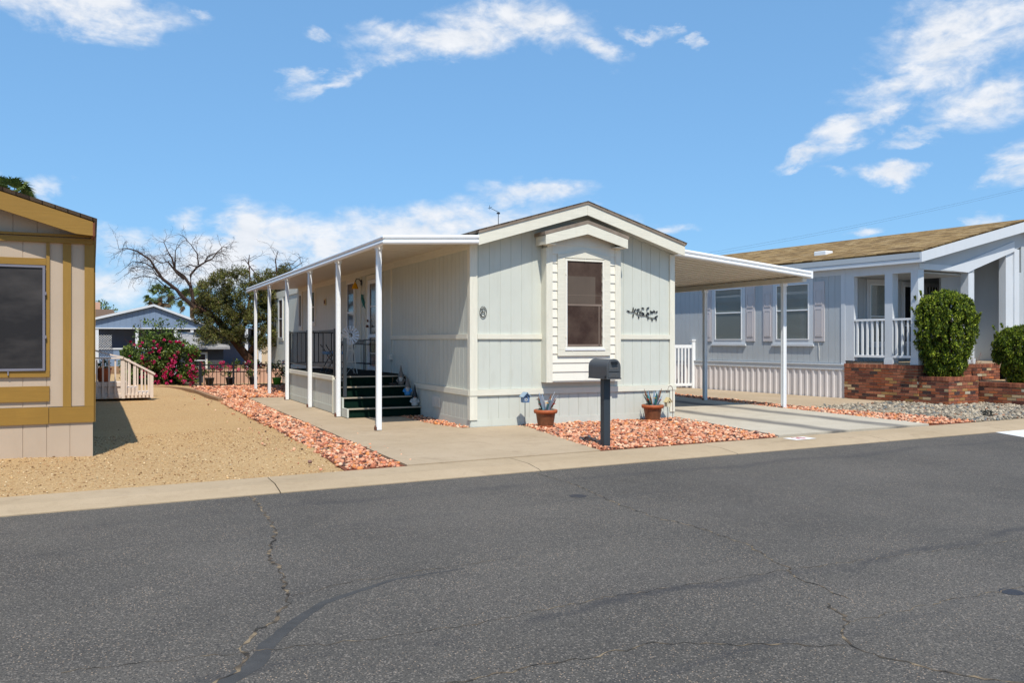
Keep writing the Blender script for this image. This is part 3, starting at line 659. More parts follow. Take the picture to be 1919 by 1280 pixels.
# bay
B = MB(front); B0, B1, BD = 1.376, 2.875, .19
pb(B, B0 + .02, B1 - .02, .78, 3.22, .0, BD - .012); pb(B, B0, B1, .765, .785, 0, BD)
by = B.build('window_bay', M['lap'], H)
g = MB(front); z = .79
ztop = 3.5
while z < 3.3:
    g._add([(B0 + .09, z, BD - .012), (B1 - .09, z, BD - .012), (B1 - .09, z + .161, BD - .012), (B0 + .09, z + .161, BD - .012),
            (B0 + .09, z, BD + .014), (B1 - .09, z, BD + .014), (B1 - .09, z + .163, BD - .002), (B0 + .09, z + .163, BD - .002)],
           [(0, 1, 2, 3), (4, 5, 6, 7), (0, 1, 5, 4), (1, 2, 6, 5), (2, 3, 7, 6), (3, 0, 4, 7)]); z += .161
poly(g, [(B0 + .09, 3.2), (B1 - .09, 3.2), (B1 - .3, 3.3), (WD / 2, 3.5), (B0 + .3, 3.3)], BD - .02, BD - .004)
g.build('lap_siding', M['lap'], by)
g = MB(front)
for s0, s1 in ((B0, B0 + .1), (B1 - .1, B1)): pb(g, s0, s1, .765, 3.2, BD - .02, BD + .022)
pb(g, B0 - .022, B0, .765, 3.15, 0, BD + .02); pb(g, B1, B1 + .022, .765, 3.15, 0, BD + .02)
parts(g, 'corner_board', M['trim'], by)
# window in the bay
w0, w1, wz0, wz1 = 7.341 - 5.575, 8.068 - 5.575, 1.40, 2.927
g = MB(front); t0, t1 = 7.15 - 5.575, 8.238 - 5.575; d0, d1 = BD + .012, BD + .034
pb(g, t0, w0 - .045, 1.35, 2.98, d0, d1); pb(g, w1 + .045, t1, 1.35, 2.98, d0, d1); pb(g, t0, t1, 1.235, 1.347, d0, d1 + .006)
poly(g, [(t0, 2.983), (t1, 2.983), (t1, 3.045), (t0 + (t1 - t0) * .78, 3.075), ((t0 + t1) / 2, 3.155), (t0 + (t1 - t0) * .22, 3.075), (t0, 3.045)], d0, d1)
w = g.build('window', M['trimh'], H)
g = MB(front); ring(g, w0 - .042, w1 + .042, wz0 - .04, wz1 + .04, .034, d0, d1 + .002)

for s_, z_ in ((w0 - .03, 2.7), (w1 + .03, 2.66), (w0 - .03, 1.57), (w1 + .03, 1.57), ((w0 + w1) / 2, 2.95), (w0 + .1, 1.33), (w1 - .12, 1.33)): pb(g, s_ - .008, s_ + .008, z_ - .02, z_ + .02, d1 + .002, d1 + .012)
g.build('window_frame', M['lap'], w)
g = MB(front); pb(g, w0 - .05, w1 + .05, wz0 - .066, wz0 - .043, d0, d1 + .02); pb(g, w0 - .008, w0 - .002, wz0, wz1, d1 + .002, d1 + .006); g.build('window_sill', M['white_metal'], w)
g = MB(front); pb(g, w0, w1, wz0, wz1, d0 - .002, d0 + .006); g.build('window_screen', M['screen_brown'], w)
g = MB(front); pb(g, w0 + .02, w1 - .14, 2.17, 2.66, d0 + .006, d0 + .0075); g.build('roller_blind', paint('screened_blind', srgb(92, 80, 70), .8, .15, .1, .1, 200), w)
g = MB(front); pb(g, w0, w1, 2.13, 2.165, d0 + .006, d0 + .011); pb(g, w1 - .07, w1 - .055, wz0, 2.13, d0 + .006, d0 + .010); pb(g, w0, w1, 2.32, 2.325, d0 + .006, d0 + .009); pb(g, w0, w1, wz0, wz0 + .04, d0 + .006, d0 + .010); g.build('meeting_rail', paint('brown_screened_rail', srgb(128, 112, 100), .7, .2, .1, .1, 200), w)
# bay gable roof
g = MB(); hw = .86; cx_ = WD / 2 - .04; yb, yf = 0.02, -.42
e0, ap = 3.345, 3.585
g._add([(cx_ - hw, yf, e0 + .0), (cx_, yf, ap), (cx_ + hw, yf, e0), (cx_ + hw, yb, e0), (cx_, yb, ap), (cx_ - hw, yb, e0),
        (cx_ - hw, yf, e0 + .06), (cx_, yf, ap + .06), (cx_ + hw, yf, e0 + .06), (cx_ + hw, yb, e0 + .06), (cx_, yb, ap + .06), (cx_ - hw, yb, e0 + .06)],
       [(0, 1, 4, 5), (1, 2, 3, 4), (6, 11, 10, 7), (7, 10, 9, 8), (0, 6, 7, 1), (1, 7, 8, 2), (0, 5, 11, 6), (2, 8, 9, 3), (5, 4, 10, 11), (4, 3, 9, 10)])
br_ = g.build('bay_roof', M['shingle_edge'], H)
g = MB(front); hw2 = hw - .02
poly(g, [(cx_ - hw2, e0 - .165), (cx_, ap - .185), (cx_, ap), (cx_ - hw2, e0)], .385, .415); poly(g, [(cx_ + hw2, e0 - .165), (cx_ + hw2, e0), (cx_ + .0015, ap), (cx_ + .0015, ap - .185)], .385, .415)
g.mp = None; g.box(cx_ - hw2 - .0, cx_ - hw2 + .025, -.385, -.02, e0 - .16, e0 - .005); g.box(cx_ + hw2 - .025, cx_ + hw2, -.385, -.02, e0 - .16, e0 - .005)
g.box(cx_ - hw2 + .026, cx_ - .62, -.384, -.19, e0 - .158, e0 - .14); g.box(cx_ + .62, cx_ + hw2 - .026, -.384, -.19, e0 - .158, e0 - .14)
g.build('fascia', M['trimh'], br_)
# main roof
g = MB(); yf = -.34; yb = LN + .2; e0, ap = 3.315, 3.952; xe = -.02; xr = WD + .03; cx_ = WD / 2
T = .05
g._add([(xe, yf, e0), (cx_, yf, ap), (xr, yf, e0 - .01), (xr, yb, e0 - .01), (cx_, yb, ap), (xe, yb, e0),
        (xe - .02, yf - .02, e0 + T), (cx_, yf - .02, ap + T), (xr + .02, yf - .02, e0 - .01 + T), (xr + .02, yb, e0 - .01 + T), (cx_, yb, ap + T), (xe - .02, yb, e0 + T)],
       [(0, 1, 4, 5), (1, 2, 3, 4), (6, 11, 10, 7), (7, 10, 9, 8), (0, 6, 7, 1), (1, 7, 8, 2), (0, 5, 11, 6), (2, 8, 9, 3), (5, 4, 10, 11), (4, 3, 9, 10)])
rf = g.build('roof', M['shingle2'], H)
g = MB(front)
poly(g, [(0.005, 3.115), (cx_ - .001, 3.752), (cx_ - .001, 3.945), (.005, 3.31)], .30, .335); poly(g, [(WD + .01, 3.11), (WD + .01, 3.30), (cx_ + .002, 3.945), (cx_ + .002, 3.752)], .30, .335)
g.build('fascia', M['trimh'], rf)
g = MB(front); poly(g, [(0.0, 3.312), (cx_, 3.948), (cx_, 3.99), (.0, 3.354)], .337, .35); poly(g, [(WD + .01, 3.302), (WD + .01, 3.344), (cx_ + .001, 3.99), (cx_ + .001, 3.948)], .337, .35)
g.build('drip_edge', M['shingle_edge'], rf)
g = MB(); g._add([(0, -.3, 3.165), (cx_, -.3, 3.80), (WD, -.3, 3.16), (WD, 0, 3.16), (cx_, 0, 3.80), (0, 0, 3.165)], [(0, 1, 4, 5), (1, 2, 3, 4)])
g.build('soffit', M['siding'], rf)
# antenna
g = MB(); ax = cx_ - .42; ay = 2.6; g.tube([(ax, ay, 3.8), (ax, ay, 4.17)], .007); g.tube([(ax - .2, ay, 4.26), (ax + .03, ay, 4.17)], .005); g.tube([(ax - .19, ay - .1, 4.26), (ax - .19, ay + .1, 4.26)], .004); g.tube([(ax - .2, ay, 4.22), (ax - .2, ay, 4.31)], .004)
g.box(ax - .03, ax + .03, ay - .02, ay + .02, 4.14, 4.17); g.build('antenna', M['black_iron'], rf)
# side wall fittings (plane x = 0)
def split_window(s0, s1, z0, z1, **k): return window(H, left, s0, s1, z0, z1, **k)
w_ = split_window(7.6, 8.28, 1.46, 2.99, trim=.12, meet=.5, gm='glass')
split_window(12.2, 12.75, 2.06, 3.0, trim=.1, meet=.5); split_window(14.15, 14.5, 1.95, 3.0, trim=.1, meet=0); split_window(17.45, 18.2, 1.6, 3.0, trim=.09, meet=.5, gm='screen_brown')
g = MB(left); pb(g, 5.22, 5.34, .8, 3.05, .0, .05); pb(g, 6.3, 6.4, .8, 3.05, .0, .05); pb(g, 5.34, 6.3, 2.95, 3.05, .0, .05)
dr = g.build('door_frame', M['trim'], H)
g = MB(left); ring(g, 5.35, 6.29, .82, 2.94, .09, .012, .05); pb(g, 5.44, 6.2, 1.58, 1.66, .012, .045)
d_ = g.build('door', M['white_metal'], H)
g = MB(left); pb(g, 5.44, 6.2, .91, 1.58, .015, .02); pb(g, 5.44, 6.2, 1.66, 2.85, .015, .02); g.build('window_pane', M['glassgrey'], d_)
g = MB(left); pb(g, 5.47, 5.5, .9, 2.85, .03, .04); pb(g, 6.14, 6.17, .9, 2.85, .03, .04); pb(g, 5.44, 6.2, 2.3, 2.32, .03, .04); pb(g, 5.44, 6.2, 1.2, 1.22, .03, .04); g.build('door_grille', M['white_metal'], d_)
g = MB(); g.tube([(-.05, 6.24, 1.85), (-.1, 6.24, 1.85)], [.03, .03], 8); g.tube([(-.1, 6.24, 1.85), (-.1, 6.14, 1.84)], .014, 8); g.tube([(-.05, 6.24, 1.98), (-.075, 6.24, 1.98)], .03, 8); parts(g, 'door_handle', M['rust'], d_)
g = MB(left); pb(g, 1.46, 1.84, .25, .45, .01, .03)
for k in range(5): pb(g, 1.48, 1.62, .27 + k * .035, .285 + k * .035, .03, .037); pb(g, 1.66, 1.82, .27 + k * .035, .285 + k * .035, .03, .037)
g.build('vent', M['dull_white'], H)
g = MB(left); pb(g, 4.42, 4.56, 1.09, 1.2, .01, .09); g.build('outlet_box', M['dull_white'], H)
g = MB(left); pb(g, 17.1, 17.4, .25, .5, .01, .03); g.build('access_panel', M['siding'], H)

# patio cover on the left
A_ = thing('patio_cover', 'long white aluminium patio cover with slim posts along the left side of the pale home', 'awning', (3.94, 13.115, 0))
AL = 15.08; AW = 5.575 - 3.94
zr = lambda x: 3.15 + x / AW * .10
g = MB(); n = 46
for i in range(n):
    y0 = .03 + i * (AL - .06) / n; y1 = .03 + (i + 1) * (AL - .06) / n
    g._add([(.05, y0, zr(0) - .03), (AW, y0, zr(AW) - .03), (AW, y1 - .05, zr(AW) - .03), (.05, y1 - .05, zr(0) - .03), (.05, y1 - .045, zr(0) + .02), (AW, y1 - .045, zr(AW) + .02), (AW, y1, zr(AW) + .02), (.05, y1, zr(0) + .02), (.05, y1, zr(0) - .03), (AW, y1, zr(AW) - .03)],
           [(0, 1, 2, 3), (3, 2, 5, 4), (4, 5, 6, 7), (7, 6, 9, 8)])
g.build('roof_pan', M['alu_under'], A_)
g = MB(); g.prism([(.06, zr(0) + .022), (AW - .01, zr(AW) + .022), (AW - .01, zr(AW) + .04), (.06, zr(0) + .04)], .06, AL - .04, 'y'); g.build('roof_sheet', M['white_metal'], A_)
def bead(h=.152, o=.03):   # two rounded ribs seen from outside; (out, z)
    p = [(0, 0)]
    for c0 in (.036, .116):
        for k in range(7): a = -math.pi / 2 + math.pi * k / 6; p.append((o * math.cos(a) + .004, c0 + .033 * math.sin(a)))
    p.append((0, h)); p.append((-.02, h)); p.append((-.02, 0)); return p
bp = bead()
g = MB(); n = len(bp)
def sweep(g, prof, P, fn):
    n = len(prof); k = len(P); vs = []
    for i, q in enumerate(P): vs += [fn(i, a, b, q) for a, b in prof]
    fs = [(i * n + j, i * n + (j + 1) % n, (i + 1) * n + (j + 1) % n, (i + 1) * n + j) for i in range(k - 1) for j in range(n)]
    fs += [tuple(range(n)), tuple(range((k - 1) * n, k * n))]; g._add(vs, fs)
sweep(g, bp, [(0, AL), (0, 0), (AW - .0, 0)], lambda i, a, b, q: (q[0] - (a if i < 2 else 0), q[1] - (a if i > 0 else 0), 3.043 + b + (.087 if i == 2 else 0)) )
g.build('gutter', M['white_metal'], A_, bevel=0)
def post(px, py, h, z0=0.0, w=.078, rb=True):
    g = MB(); a = w / 2
    g.prism([(-a, -a), (-a * .35, -a), (-a * .35, -a + .012), (a * .35, -a + .012), (a * .35, -a), (a, -a), (a, -a * .35), (a - .012, -a * .35), (a - .012, a * .35), (a, a * .35), (a, a), (-a, a), (-a, a * .35), (-a + .012, a * .35), (-a + .012, -a * .35), (-a, -a * .35)], z0, h, 'z')
    return g
def add_post(parent, x, y, h, z0, base=True, name='post', w=.078, m='white_metal'):
    g = post(0, 0, h, z0, w); o = g.build(name, M[m], parent, loc=(x, y, 0))
    g = MB(); g.box(-w * .75, w * .75, -w * .62, -w * .52, h - .09, h - .004); g.box(-w * .75, w * .75, w * .52, w * .62, h - .09, h - .004); g.tube([(0, -w * .62, h - .04), (0, -w * .7, h - .04)], .008, 6); parts(g, 'bracket', M[m], o)
    if base:
        g = MB(); g.box(-w * .9, -w * .55, -w * .4, w * .4, z0, z0 + .05); g.tube([(-w * .75, 0, z0 + .05), (-w * .75, 0, z0 + .075)], .012, 6); g.build('post_foot', M['rust'], o)
    return o
for y, z0 in ((.50, .03), (3.27, .03), (5.87, .03), (8.57, .03), (11.2, -.03), (13.7, -.05)): add_post(A_, .06, y, 3.10, z0)

# carport cover on the right
K = thing('carport_cover', 'white corrugated aluminium carport cover on two slim posts over the driveway', 'carport', (9.81, 13.62, 0))
KW = 13.46 - 9.81; KL = 11.5; kz = lambda x: 3.335 - x / KW * .345
g = MB(); n = 42; pit = KL / n
for i in range(n):
    y = i * pit; y1 = y + pit
    pr = [(y, 0), (y + pit * .52, 0), (y + pit * .58, .075), (y + pit * .94, .075), (y1, 0)]
    for (ya, za), (yb_, zb) in zip(pr[:-1], pr[1:]):
        g.quad((.0, ya, kz(0) - .11 + za), (KW - .03, ya, kz(KW) - .11 + za), (KW - .03, yb_, kz(KW) - .11 + zb), (.0, yb_, kz(0) - .11 + zb))
g.build('roof_pan', M['alu_under'], K)
g = MB(); g.quad((0, .02, kz(0) - .01), (KW, .02, kz(KW) - .01), (KW, KL, kz(KW) - .01), (0, KL, kz(0) - .01)); g.build('roof_sheet', M['white_metal'], K)
g = MB(); sweep(g, bp, [(0, 0), (KW, 0)], lambda i, a, b, q: (q[0], q[1] - a, kz(q[0]) - .15 + b)); g.box(KW - .0, KW + .05, -.035, KL, kz(KW) - .155, kz(KW) - .0)
g.build('gutter', M['white_metal'], K)
g = MB(); g.box(KW - .17, KW - .06, .04, KL, kz(KW) - .225, kz(KW) - .125); g.build('beam', M['alu_under'], K)
for y in (.67, 3.40, 6.13): add_post(K, KW - .11, y, kz(KW) - .2, .0, w=.085, m='white_metal')

# ------------------------------------------------------------------ deck and steps
D = thing('porch_deck', 'raised entry deck skirted in pale grooved panels with dark carpet top', 'deck', (4.085, 17.07, 0))
DW = 5.565 - 4.085; DL = 4.87
g = MB(); g.box(.03, DW, .01, DL, .03, .72); g.mp = left; panels(g, 0.0, DL, .17, .70, .16, .009, .01, -.029); pb(g, 0, DL, .03, .17, -.03, -.012); g.mp = front
g.build('deck_skirt', M['siding'], D)
g = MB(); g.box(-.035, .03, 0, DL, .70, .79); g.box(-.03, .0, -.0, .06, .03, .7); g.box(-.03, .0, DL - .06, DL, .03, .7); g.build('deck_band', M['trimh'], D)
g = MB(); g.box(.032, DW, .0, DL, .721, .80); g.build('deck_floor', M['black_mat'], D)
g = MB(); y0, y1 = 0, DL
for a, b in ((.02, 2.6), (2.68, DL - .02)):
    g.box(-.005, .03, a, b, 1.70, 1.73); g.box(-.005, .03, a, b, .93, .96); n = int((b - a) / .105)
    for i in range(n + 1): y = a + (b - a) * i / n; g.box(.006, .018, y - .006, y + .006, .93, 1.72)
for y in (0, 2.64, DL - .03): g.box(-.01, .04, y - .02, y + .03, .79, 1.75)
for i in range(12): x = .1 + i * .11; g.box(x - .008, x + .008, DL - .02, DL, .93, 1.72)
g.box(.03, DW, DL - .03, DL + .005, 1.70, 1.73); g.box(.03, DW, DL - .03, DL + .005, .93, .96)
g.build('railing', M['black_iron'], D)
ST = thing('porch_steps', 'four dark green carpeted steps with metal nosing up to the deck', 'steps', (4.10, 15.93, 0))
SW = 5.565 - 4.10
for i, (y, z) in enumerate(((.06, .205), (.42, .395), (.74, .59), (1.03, .785))):
    z0 = (0.03, .205, .395, .59)[i]
    g = MB(); g.box(0 if i else .02, SW, y + .03, 1.135, z0 + .001, z - .004); s_ = g.build('step', M['carpet'], ST)
    g = MB(); g.box(-.01, SW, y - .01, y + .05, z - .028, z + .0); g.box(0, SW, y + .02, y + .034, z - .055, z - .028) if False else None; g.build('nosing', M['nosing'], s_, bevel=.004)
g = MB(); g.box(-.035, -.002, .02, 1.13, .03, .2); g.box(-.035, -.002, .40, 1.13, .2, .39); g.box(-.035, -.002, .72, 1.13, .39, .72); g.build('side_panel', M['siding'], ST)
g = MB(); g.box(.0, .06, .42, .48, .40, 1.56); g.box(.01, .05, .48, 1.14, .70, .73); g.box(.01, .05, .48, 1.14, 1.46, 1.5)
for k in range(4): y = .56 + k * .14; g.box(.02, .036, y, y + .016, .7, 1.47)
g.build('handrail', M['mail_post'], ST)

# things on the deck and steps
def gnome(name, label, x, y, z, hat, beard, body, lean=0, hatlen=.24):
    o = thing(name, label, 'garden gnome', (x, y, z), R_(-20), 'garden gnomes on the porch steps')
    g = MB(); g.lathe([(.055, 0), (.068, .03), (.062, .09), (.045, .15), (.03, .17)], 14); g.build('body', M[body], o, smooth=True)
    g = MB(); g.lathe([(.064, .15), (.06, .19), (.045, .24), (.028, .29), (.012, .15 + hatlen), (.003, .17 + hatlen)], 14, (0.0, 0.0)); g.build('hat', M[hat], o, smooth=True)
    g = MB(); g.lathe([(.01, .045), (.034, .09), (.046, .135), (.04, .165), (.01, .17)], 10, (0, -.035)); g.build('beard', M[beard], o, smooth=True)
    g = MB(); g.lathe([(.003, .155), (.014, .163), (.014, .174), (.003, .182)], 8, (0, -.078)); g.build('nose', M['skin_clay'], o, smooth=True)
    g = MB(); g.tube([(-.058, -.01, .13), (-.085, -.05, .09), (-.05, -.08, .07)], .016, 7); g.tube([(.058, -.01, .13), (.085, -.05, .09), (.05, -.08, .07)], .016, 7); parts(g, 'arm', M[body], o)
    return o
gn = gnome('garden_gnome', 'grey capped garden gnome with white beard on the third step by the wall', 5.40, 16.78, .592, 'gnome_grey', 'gnome_white', 'gnome_grey')
gnome('garden_gnome', 'garden gnome in bright blue coat on the second step, between two grey ones', 5.44, 16.46, .397, 'gnome_grey', 'gnome_white', 'skyblue', hatlen=.2)
gnome('garden_gnome', 'small white garden gnome with dark pointed cap on the lowest step', 5.47, 16.10, .207, 'black_iron', 'gnome_white', 'gnome_white', hatlen=.26)
for i, (x, y, z) in enumerate(((5.22, 16.76, .592),)):
    o = thing('toy_boat', 'small dark model boat ornament with mast beside the grey capped gnome', 'ornament', (x, y, z))
    g = MB(); g.prism([(-.09, .05), (-.07, .005), (.07, .005), (.1, .055)], -.03, .03, 'y'); g.build('hull', M['black_iron'], o)
    g = MB(); g.tube([(0, 0, .04), (0, 0, .17)], .004); g.build('mast', M['copper'], o)
# lamp
o = thing('wall_lamp', 'hanging amber glass lantern on a bracket left of the storm door', 'lamp', (5.555, 13.451 + 6.95, 2.95))
g = MB(); g.lathe([(.012, .0), (.02, -.03), (.05, -.07), (.07, -.13), (.085, -.17)], 14, (-.16, 0), cap=False); g.lathe([(.083, -.17), (.066, -.128), (.046, -.07), (.012, -.02)], 14, (-.16, 0), cap=False); g.build('lamp_shade', M['yellow_glass'], o, smooth=True)
g = MB(); g.tube([(0, 0, -.02), (-.05, 0, .06), (-.12, 0, .07), (-.16, 0, .0)], .01, 6); g.box(-.015, .0, -.04, .04, -.08, .05); parts(g, 'bracket', M['black_iron'], o)
# lizard ornament
o = thing('lizard_ornament', 'dark green metal lizard hung on the wall beside the storm door', 'ornament', (5.54, 20.15, 2.45))
g = MB(); g.tube([(0, .16, .18), (-.01, .08, .08), (-.01, .0, .0), (-.01, -.06, -.08), (0, -.16, -.17)], [.02, .035, .04, .025, .004], 8)
for a, b, c_, d_2 in ((.08, .08, .2, .1), (.08, .08, -.02, .16), (-.04, -.05, .08, -.12), (-.04, -.05, -.14, -.02)): g.tube([(-.01, a, b), (-.015, (a + c_) / 2, (b + d_2) / 2 + .02), (0, c_, d_2)], .01, 5)
g.build('lizard_body', M['teal'], o)
o = thing('wall_plaque', 'small yellow and brown square plaque on the wall behind the porch railing', 'plaque', (5.56, 24.3, 2.62))
g = MB(left); pb(g, -.12, .12, -.09, .09, 0, .02); g.build('plaque_board', M['yellow_bird'], o); g = MB(left); pb(g, -.07, .07, -.05, .05, .02, .03); g.build('plaque_relief', M['rust'], o)
# plant stand (wire table)
o = thing('plant_stand', 'black wire plant stand with scrolled top beside the storm door', 'plant stand', (5.3, 19.2, .80))
g = MB(); 
for x in (-.14, .14):
    for y in (-.45, .45): g.tube([(x, y, 0), (x, y, .72)], .009, 5)
for z in (.62, .72, .18):
    g.tube([(-.14, -.45, z), (-.14, .45, z), (.14, .45, z), (.14, -.45, z), (-.14, -.45, z)], .009, 5)
for k in range(8):
    y = -.4 + k * .11
    g.tube([(-.14, y + .05 * math.cos(a), .67 + .04 * math.sin(a)) for a in [j * math.pi / 4 for j in range(9)]], .006, 4)
g.box(-.14, .14, -.45, .45, .71, .722); g.build('stand_frame', M['black_iron'], o)
# windmill ornament
o = thing('windmill_ornament', 'white metal windmill ornament with fan blades standing on the deck', 'windmill', (4.62, 17.9, .80))
g = MB()
for sx, sy in ((-1, -1), (1, -1), (1, 1), (-1, 1)): g.tube([(sx * .13, sy * .13, 0), (sx * .02, sy * .02, .8)], .008, 5)
for z, k in ((.25, .1), (.5, .06)):
    g.tube([(-k, -k, z), (k, -k, z), (k, k, z), (-k, k, z), (-k, -k, z)], .005, 4)
    g.tube([(-k, -k, z), (k, -k, z - .25)], .004, 4); g.tube([(k, -k, z), (-k, -k, z - .25)], .004, 4)
g.build('tower', M['dull_white'], o)
g = MB(); 
for k in range(16):
    a = k * math.pi / 8; ca, sa = math.cos(a), math.sin(a); p = Vector((ca, 0, sa)); q = Vector((-sa, 0, ca))
    A = p * .06; Bb = p * .2; g.quad(tuple(A - q * .01 + Vector((0, -.012, 0))), tuple(A + q * .01 + Vector((0, .0, 0))), tuple(Bb + q * .022 + Vector((0, .016, 0))), tuple(Bb - q * .016 + Vector((0, -.016, 0))))
g.tube([(.06 * math.cos(k * .5236), 0, .06 * math.sin(k * .5236)) for k in range(13)], .005, 4); g.tube([(.2 * math.cos(k * .5236), 0, .2 * math.sin(k * .5236)) for k in range(13)], .004, 4)
fan = g.build('fan', M['whiteblade'], o, loc=(0, -.04, .82)); fan.rotation_euler = (0, 0, R_(-35))
g = MB(); g.quad((0, .02, .80), (0, .25, .76), (0, .25, .9), (0, .05, .84)); g.build('tail', M['dull_white'], o)
# folded chair behind railing
o = thing('patio_chair', 'folded dark metal patio chair with blue cushion behind the porch railing', 'chair', (4.5, 19.0, .80))
g = MB()
for y in (-.25, .25): g.tube([(-.2, y, 0), (.25, y, .75)], .014, 6); g.tube([(.2, y, 0), (-.2, y, .62)], .014, 6)
for z in (.45, .6, .74): g.tube([(-.2 + .6 * z, -.25, z), (-.2 + .6 * z, .25, z)], .012, 6)
g.build('chair_frame', M['black_iron'], o)
g = MB(); g.box(-.18, .22, -.23, .23, .40, .46); g.build('cushion', M['skyblue'], o, bevel=.02)

# octagon monogram and vine ornament on the front wall
o = thing('house_number', 'small round dark wrought ornament with a curling figure eight on the front wall', 'ornament', (5.797, 13.425, 2.0))
g = MB(); E_ = lambda a, rx, rz, cx=0, cz=0: (cx + rx * math.cos(a), 0, cz + rz * math.sin(a))
g.tube([E_(k * math.pi / 12, .062, .093) for k in range(25)], .0055, 5); g.tube([E_(k * math.pi / 8, .03, .034, .006, .035) for k in range(17)], .005, 5); g.tube([E_(k * math.pi / 8, .036, .042, -.004, -.042) for k in range(17)], .005, 5)
g.tube([(-.05, 0, .05), (-.015, 0, .02), (-.045, 0, -.05)], .0055, 5); g.build('wrought_figure', M['black_iron'], o)
o = thing('vine_ornament', 'dark bronze vine with birds and leaves hung on the front wall right of the window', 'ornament', (9.08, 13.43, 2.02))
g = MB(); vx = [(-.27, .02), (-.2, .03), (-.12, -.02), (-.02, -.04), (.06, -.035), (.13, -.07), (.22, -.085), (.3, -.08)]
g.tube([(x, 0, z) for x, z in vx], .007, 5)
def leaf2(x, z, a, L=.07, wd=.026):
    ca, sa = math.cos(a), math.sin(a); P = []
    for u, w_ in ((0, 0), (.35, .5), (.7, .42), (1, 0), (.7, -.42), (.35, -.5)): P.append((x + (u * L) * ca - w_ * wd * sa, z + (u * L) * sa + w_ * wd * ca))
    g.prism(P, -.004, .004, 'y')
rr = random.Random(4)
for x, z, a, L in ((-.27, .02, 2.8, .1), (-.22, .03, 1.5, .09), (-.2, .03, .9, .08), (-.21, .0, -1.7, .08), (-.15, .06, .3, .09), (-.13, -.02, 1.2, .06), (-.1, -.05, -1.2, .05), (.0, -.04, .9, .06), (.04, .09, 2.9, .08), (.08, .09, .4, .08), (.16, .06, -.7, .09), (.2, .03, .1, .06), (.24, .07, -.9, .07), (.29, .02, .5, .06), (.26, -.08, .5, .1), (.2, -.09, -1.2, .06), (.12, -.07, -1.6, .05), (.08, -.05, 1.3, .06), (.3, -.08, -1.4, .06), (-.04, .02, -.3, .08)): leaf2(x, z, a, L)
g.tube([(-.13, 0, -.02), (-.1, 0, .05), (-.03, 0, .05), (.0, 0, .0), (-.03, 0, -.03)], .005, 4); g.tube([(.08, 0, -.04), (.1, 0, .03), (.09, 0, .09)], .005, 4); g.tube([(.1, 0, -.06), (.15, 0, .0), (.22, 0, .02)], .005, 4)
for x, z in ((.12, 0.0), (-.06, .015)): g.lathe([(.004, z - .02), (.018, z - .008), (.018, z + .012), (.004, z + .022)], 8, (x, 0))
g.build('vine', M['black_iron'], o)

# ------------------------------------------------------------------ mailbox
o = thing('mailbox', 'dark grey arched metal mailbox on a square slate post in the red gravel', 'mailbox', (6.30, 10.25, 0))
g = MB(); g.box(-.052, .052, -.052, .052, -.02, .985); g.build('post', M['mail_post'], o, bevel=.006)
def arch(w, h0, zb, n=12): return [(-w, zb), (w, zb), (w, zb + h0)] + [(w * math.cos(math.pi * k / n), zb + h0 + w * math.sin(math.pi * k / n)) for k in range(1, n)] + [(-w, zb + h0)]
mb = MB(); mb.prism(arch(.108, .155, .985), -.21, .27, 'y'); bd = mb.build('box', M['mail_black'], o, bevel=.004)
g = MB(); g.prism(arch(.114, .155, .983), -.222, -.205, 'y'); g.prism(arch(.114, .155, .983), .262, .274, 'y'); g.box(-.118, .118, -.235, .28, .968, .985); g.build('rim', M['mail_black'], o, bevel=.003)
g = MB(); g.prism(arch(.094, .155, .99), -.232, -.223, 'y'); dd = g.build('door', M['mail_black'], o, bevel=.003)
g = MB(); g.box(-.05, .05, -.244, -.233, 1.18, 1.215); g.box(-.045, .045, -.262, -.2438, 1.182, 1.19); g.build('door_handle', M['black_iron'], dd); g = MB(); g.box(-.085, .085, -.238, -.2325, 1.072, 1.078); g.build('door_crease', M['black_iron'], dd)
text('U.S. MAIL', .033, 'lettering', M['gnome_grey'], dd, (0, -.2335, 1.12), (R_(90), 0, 0), .0012); text('APPROVED', .02, 'lettering', M['gnome_grey'], dd, (0, -.2335, 1.035), (R_(90), 0, 0), .0012)
text('POSTMASTER', .018, 'lettering', M['gnome_grey'], dd, (0, -.2335, 1.006), (R_(90), 0, 0), .0012)
g = MB(); g.tube([(-.118, -.2, 1.0), (-.128, -.2, 1.0)], .018, 8); g.tube([(.114, -.16, 1.05), (.125, -.16, 1.05)], .018, 8); parts(g, 'hinge', M['black_iron'], o)

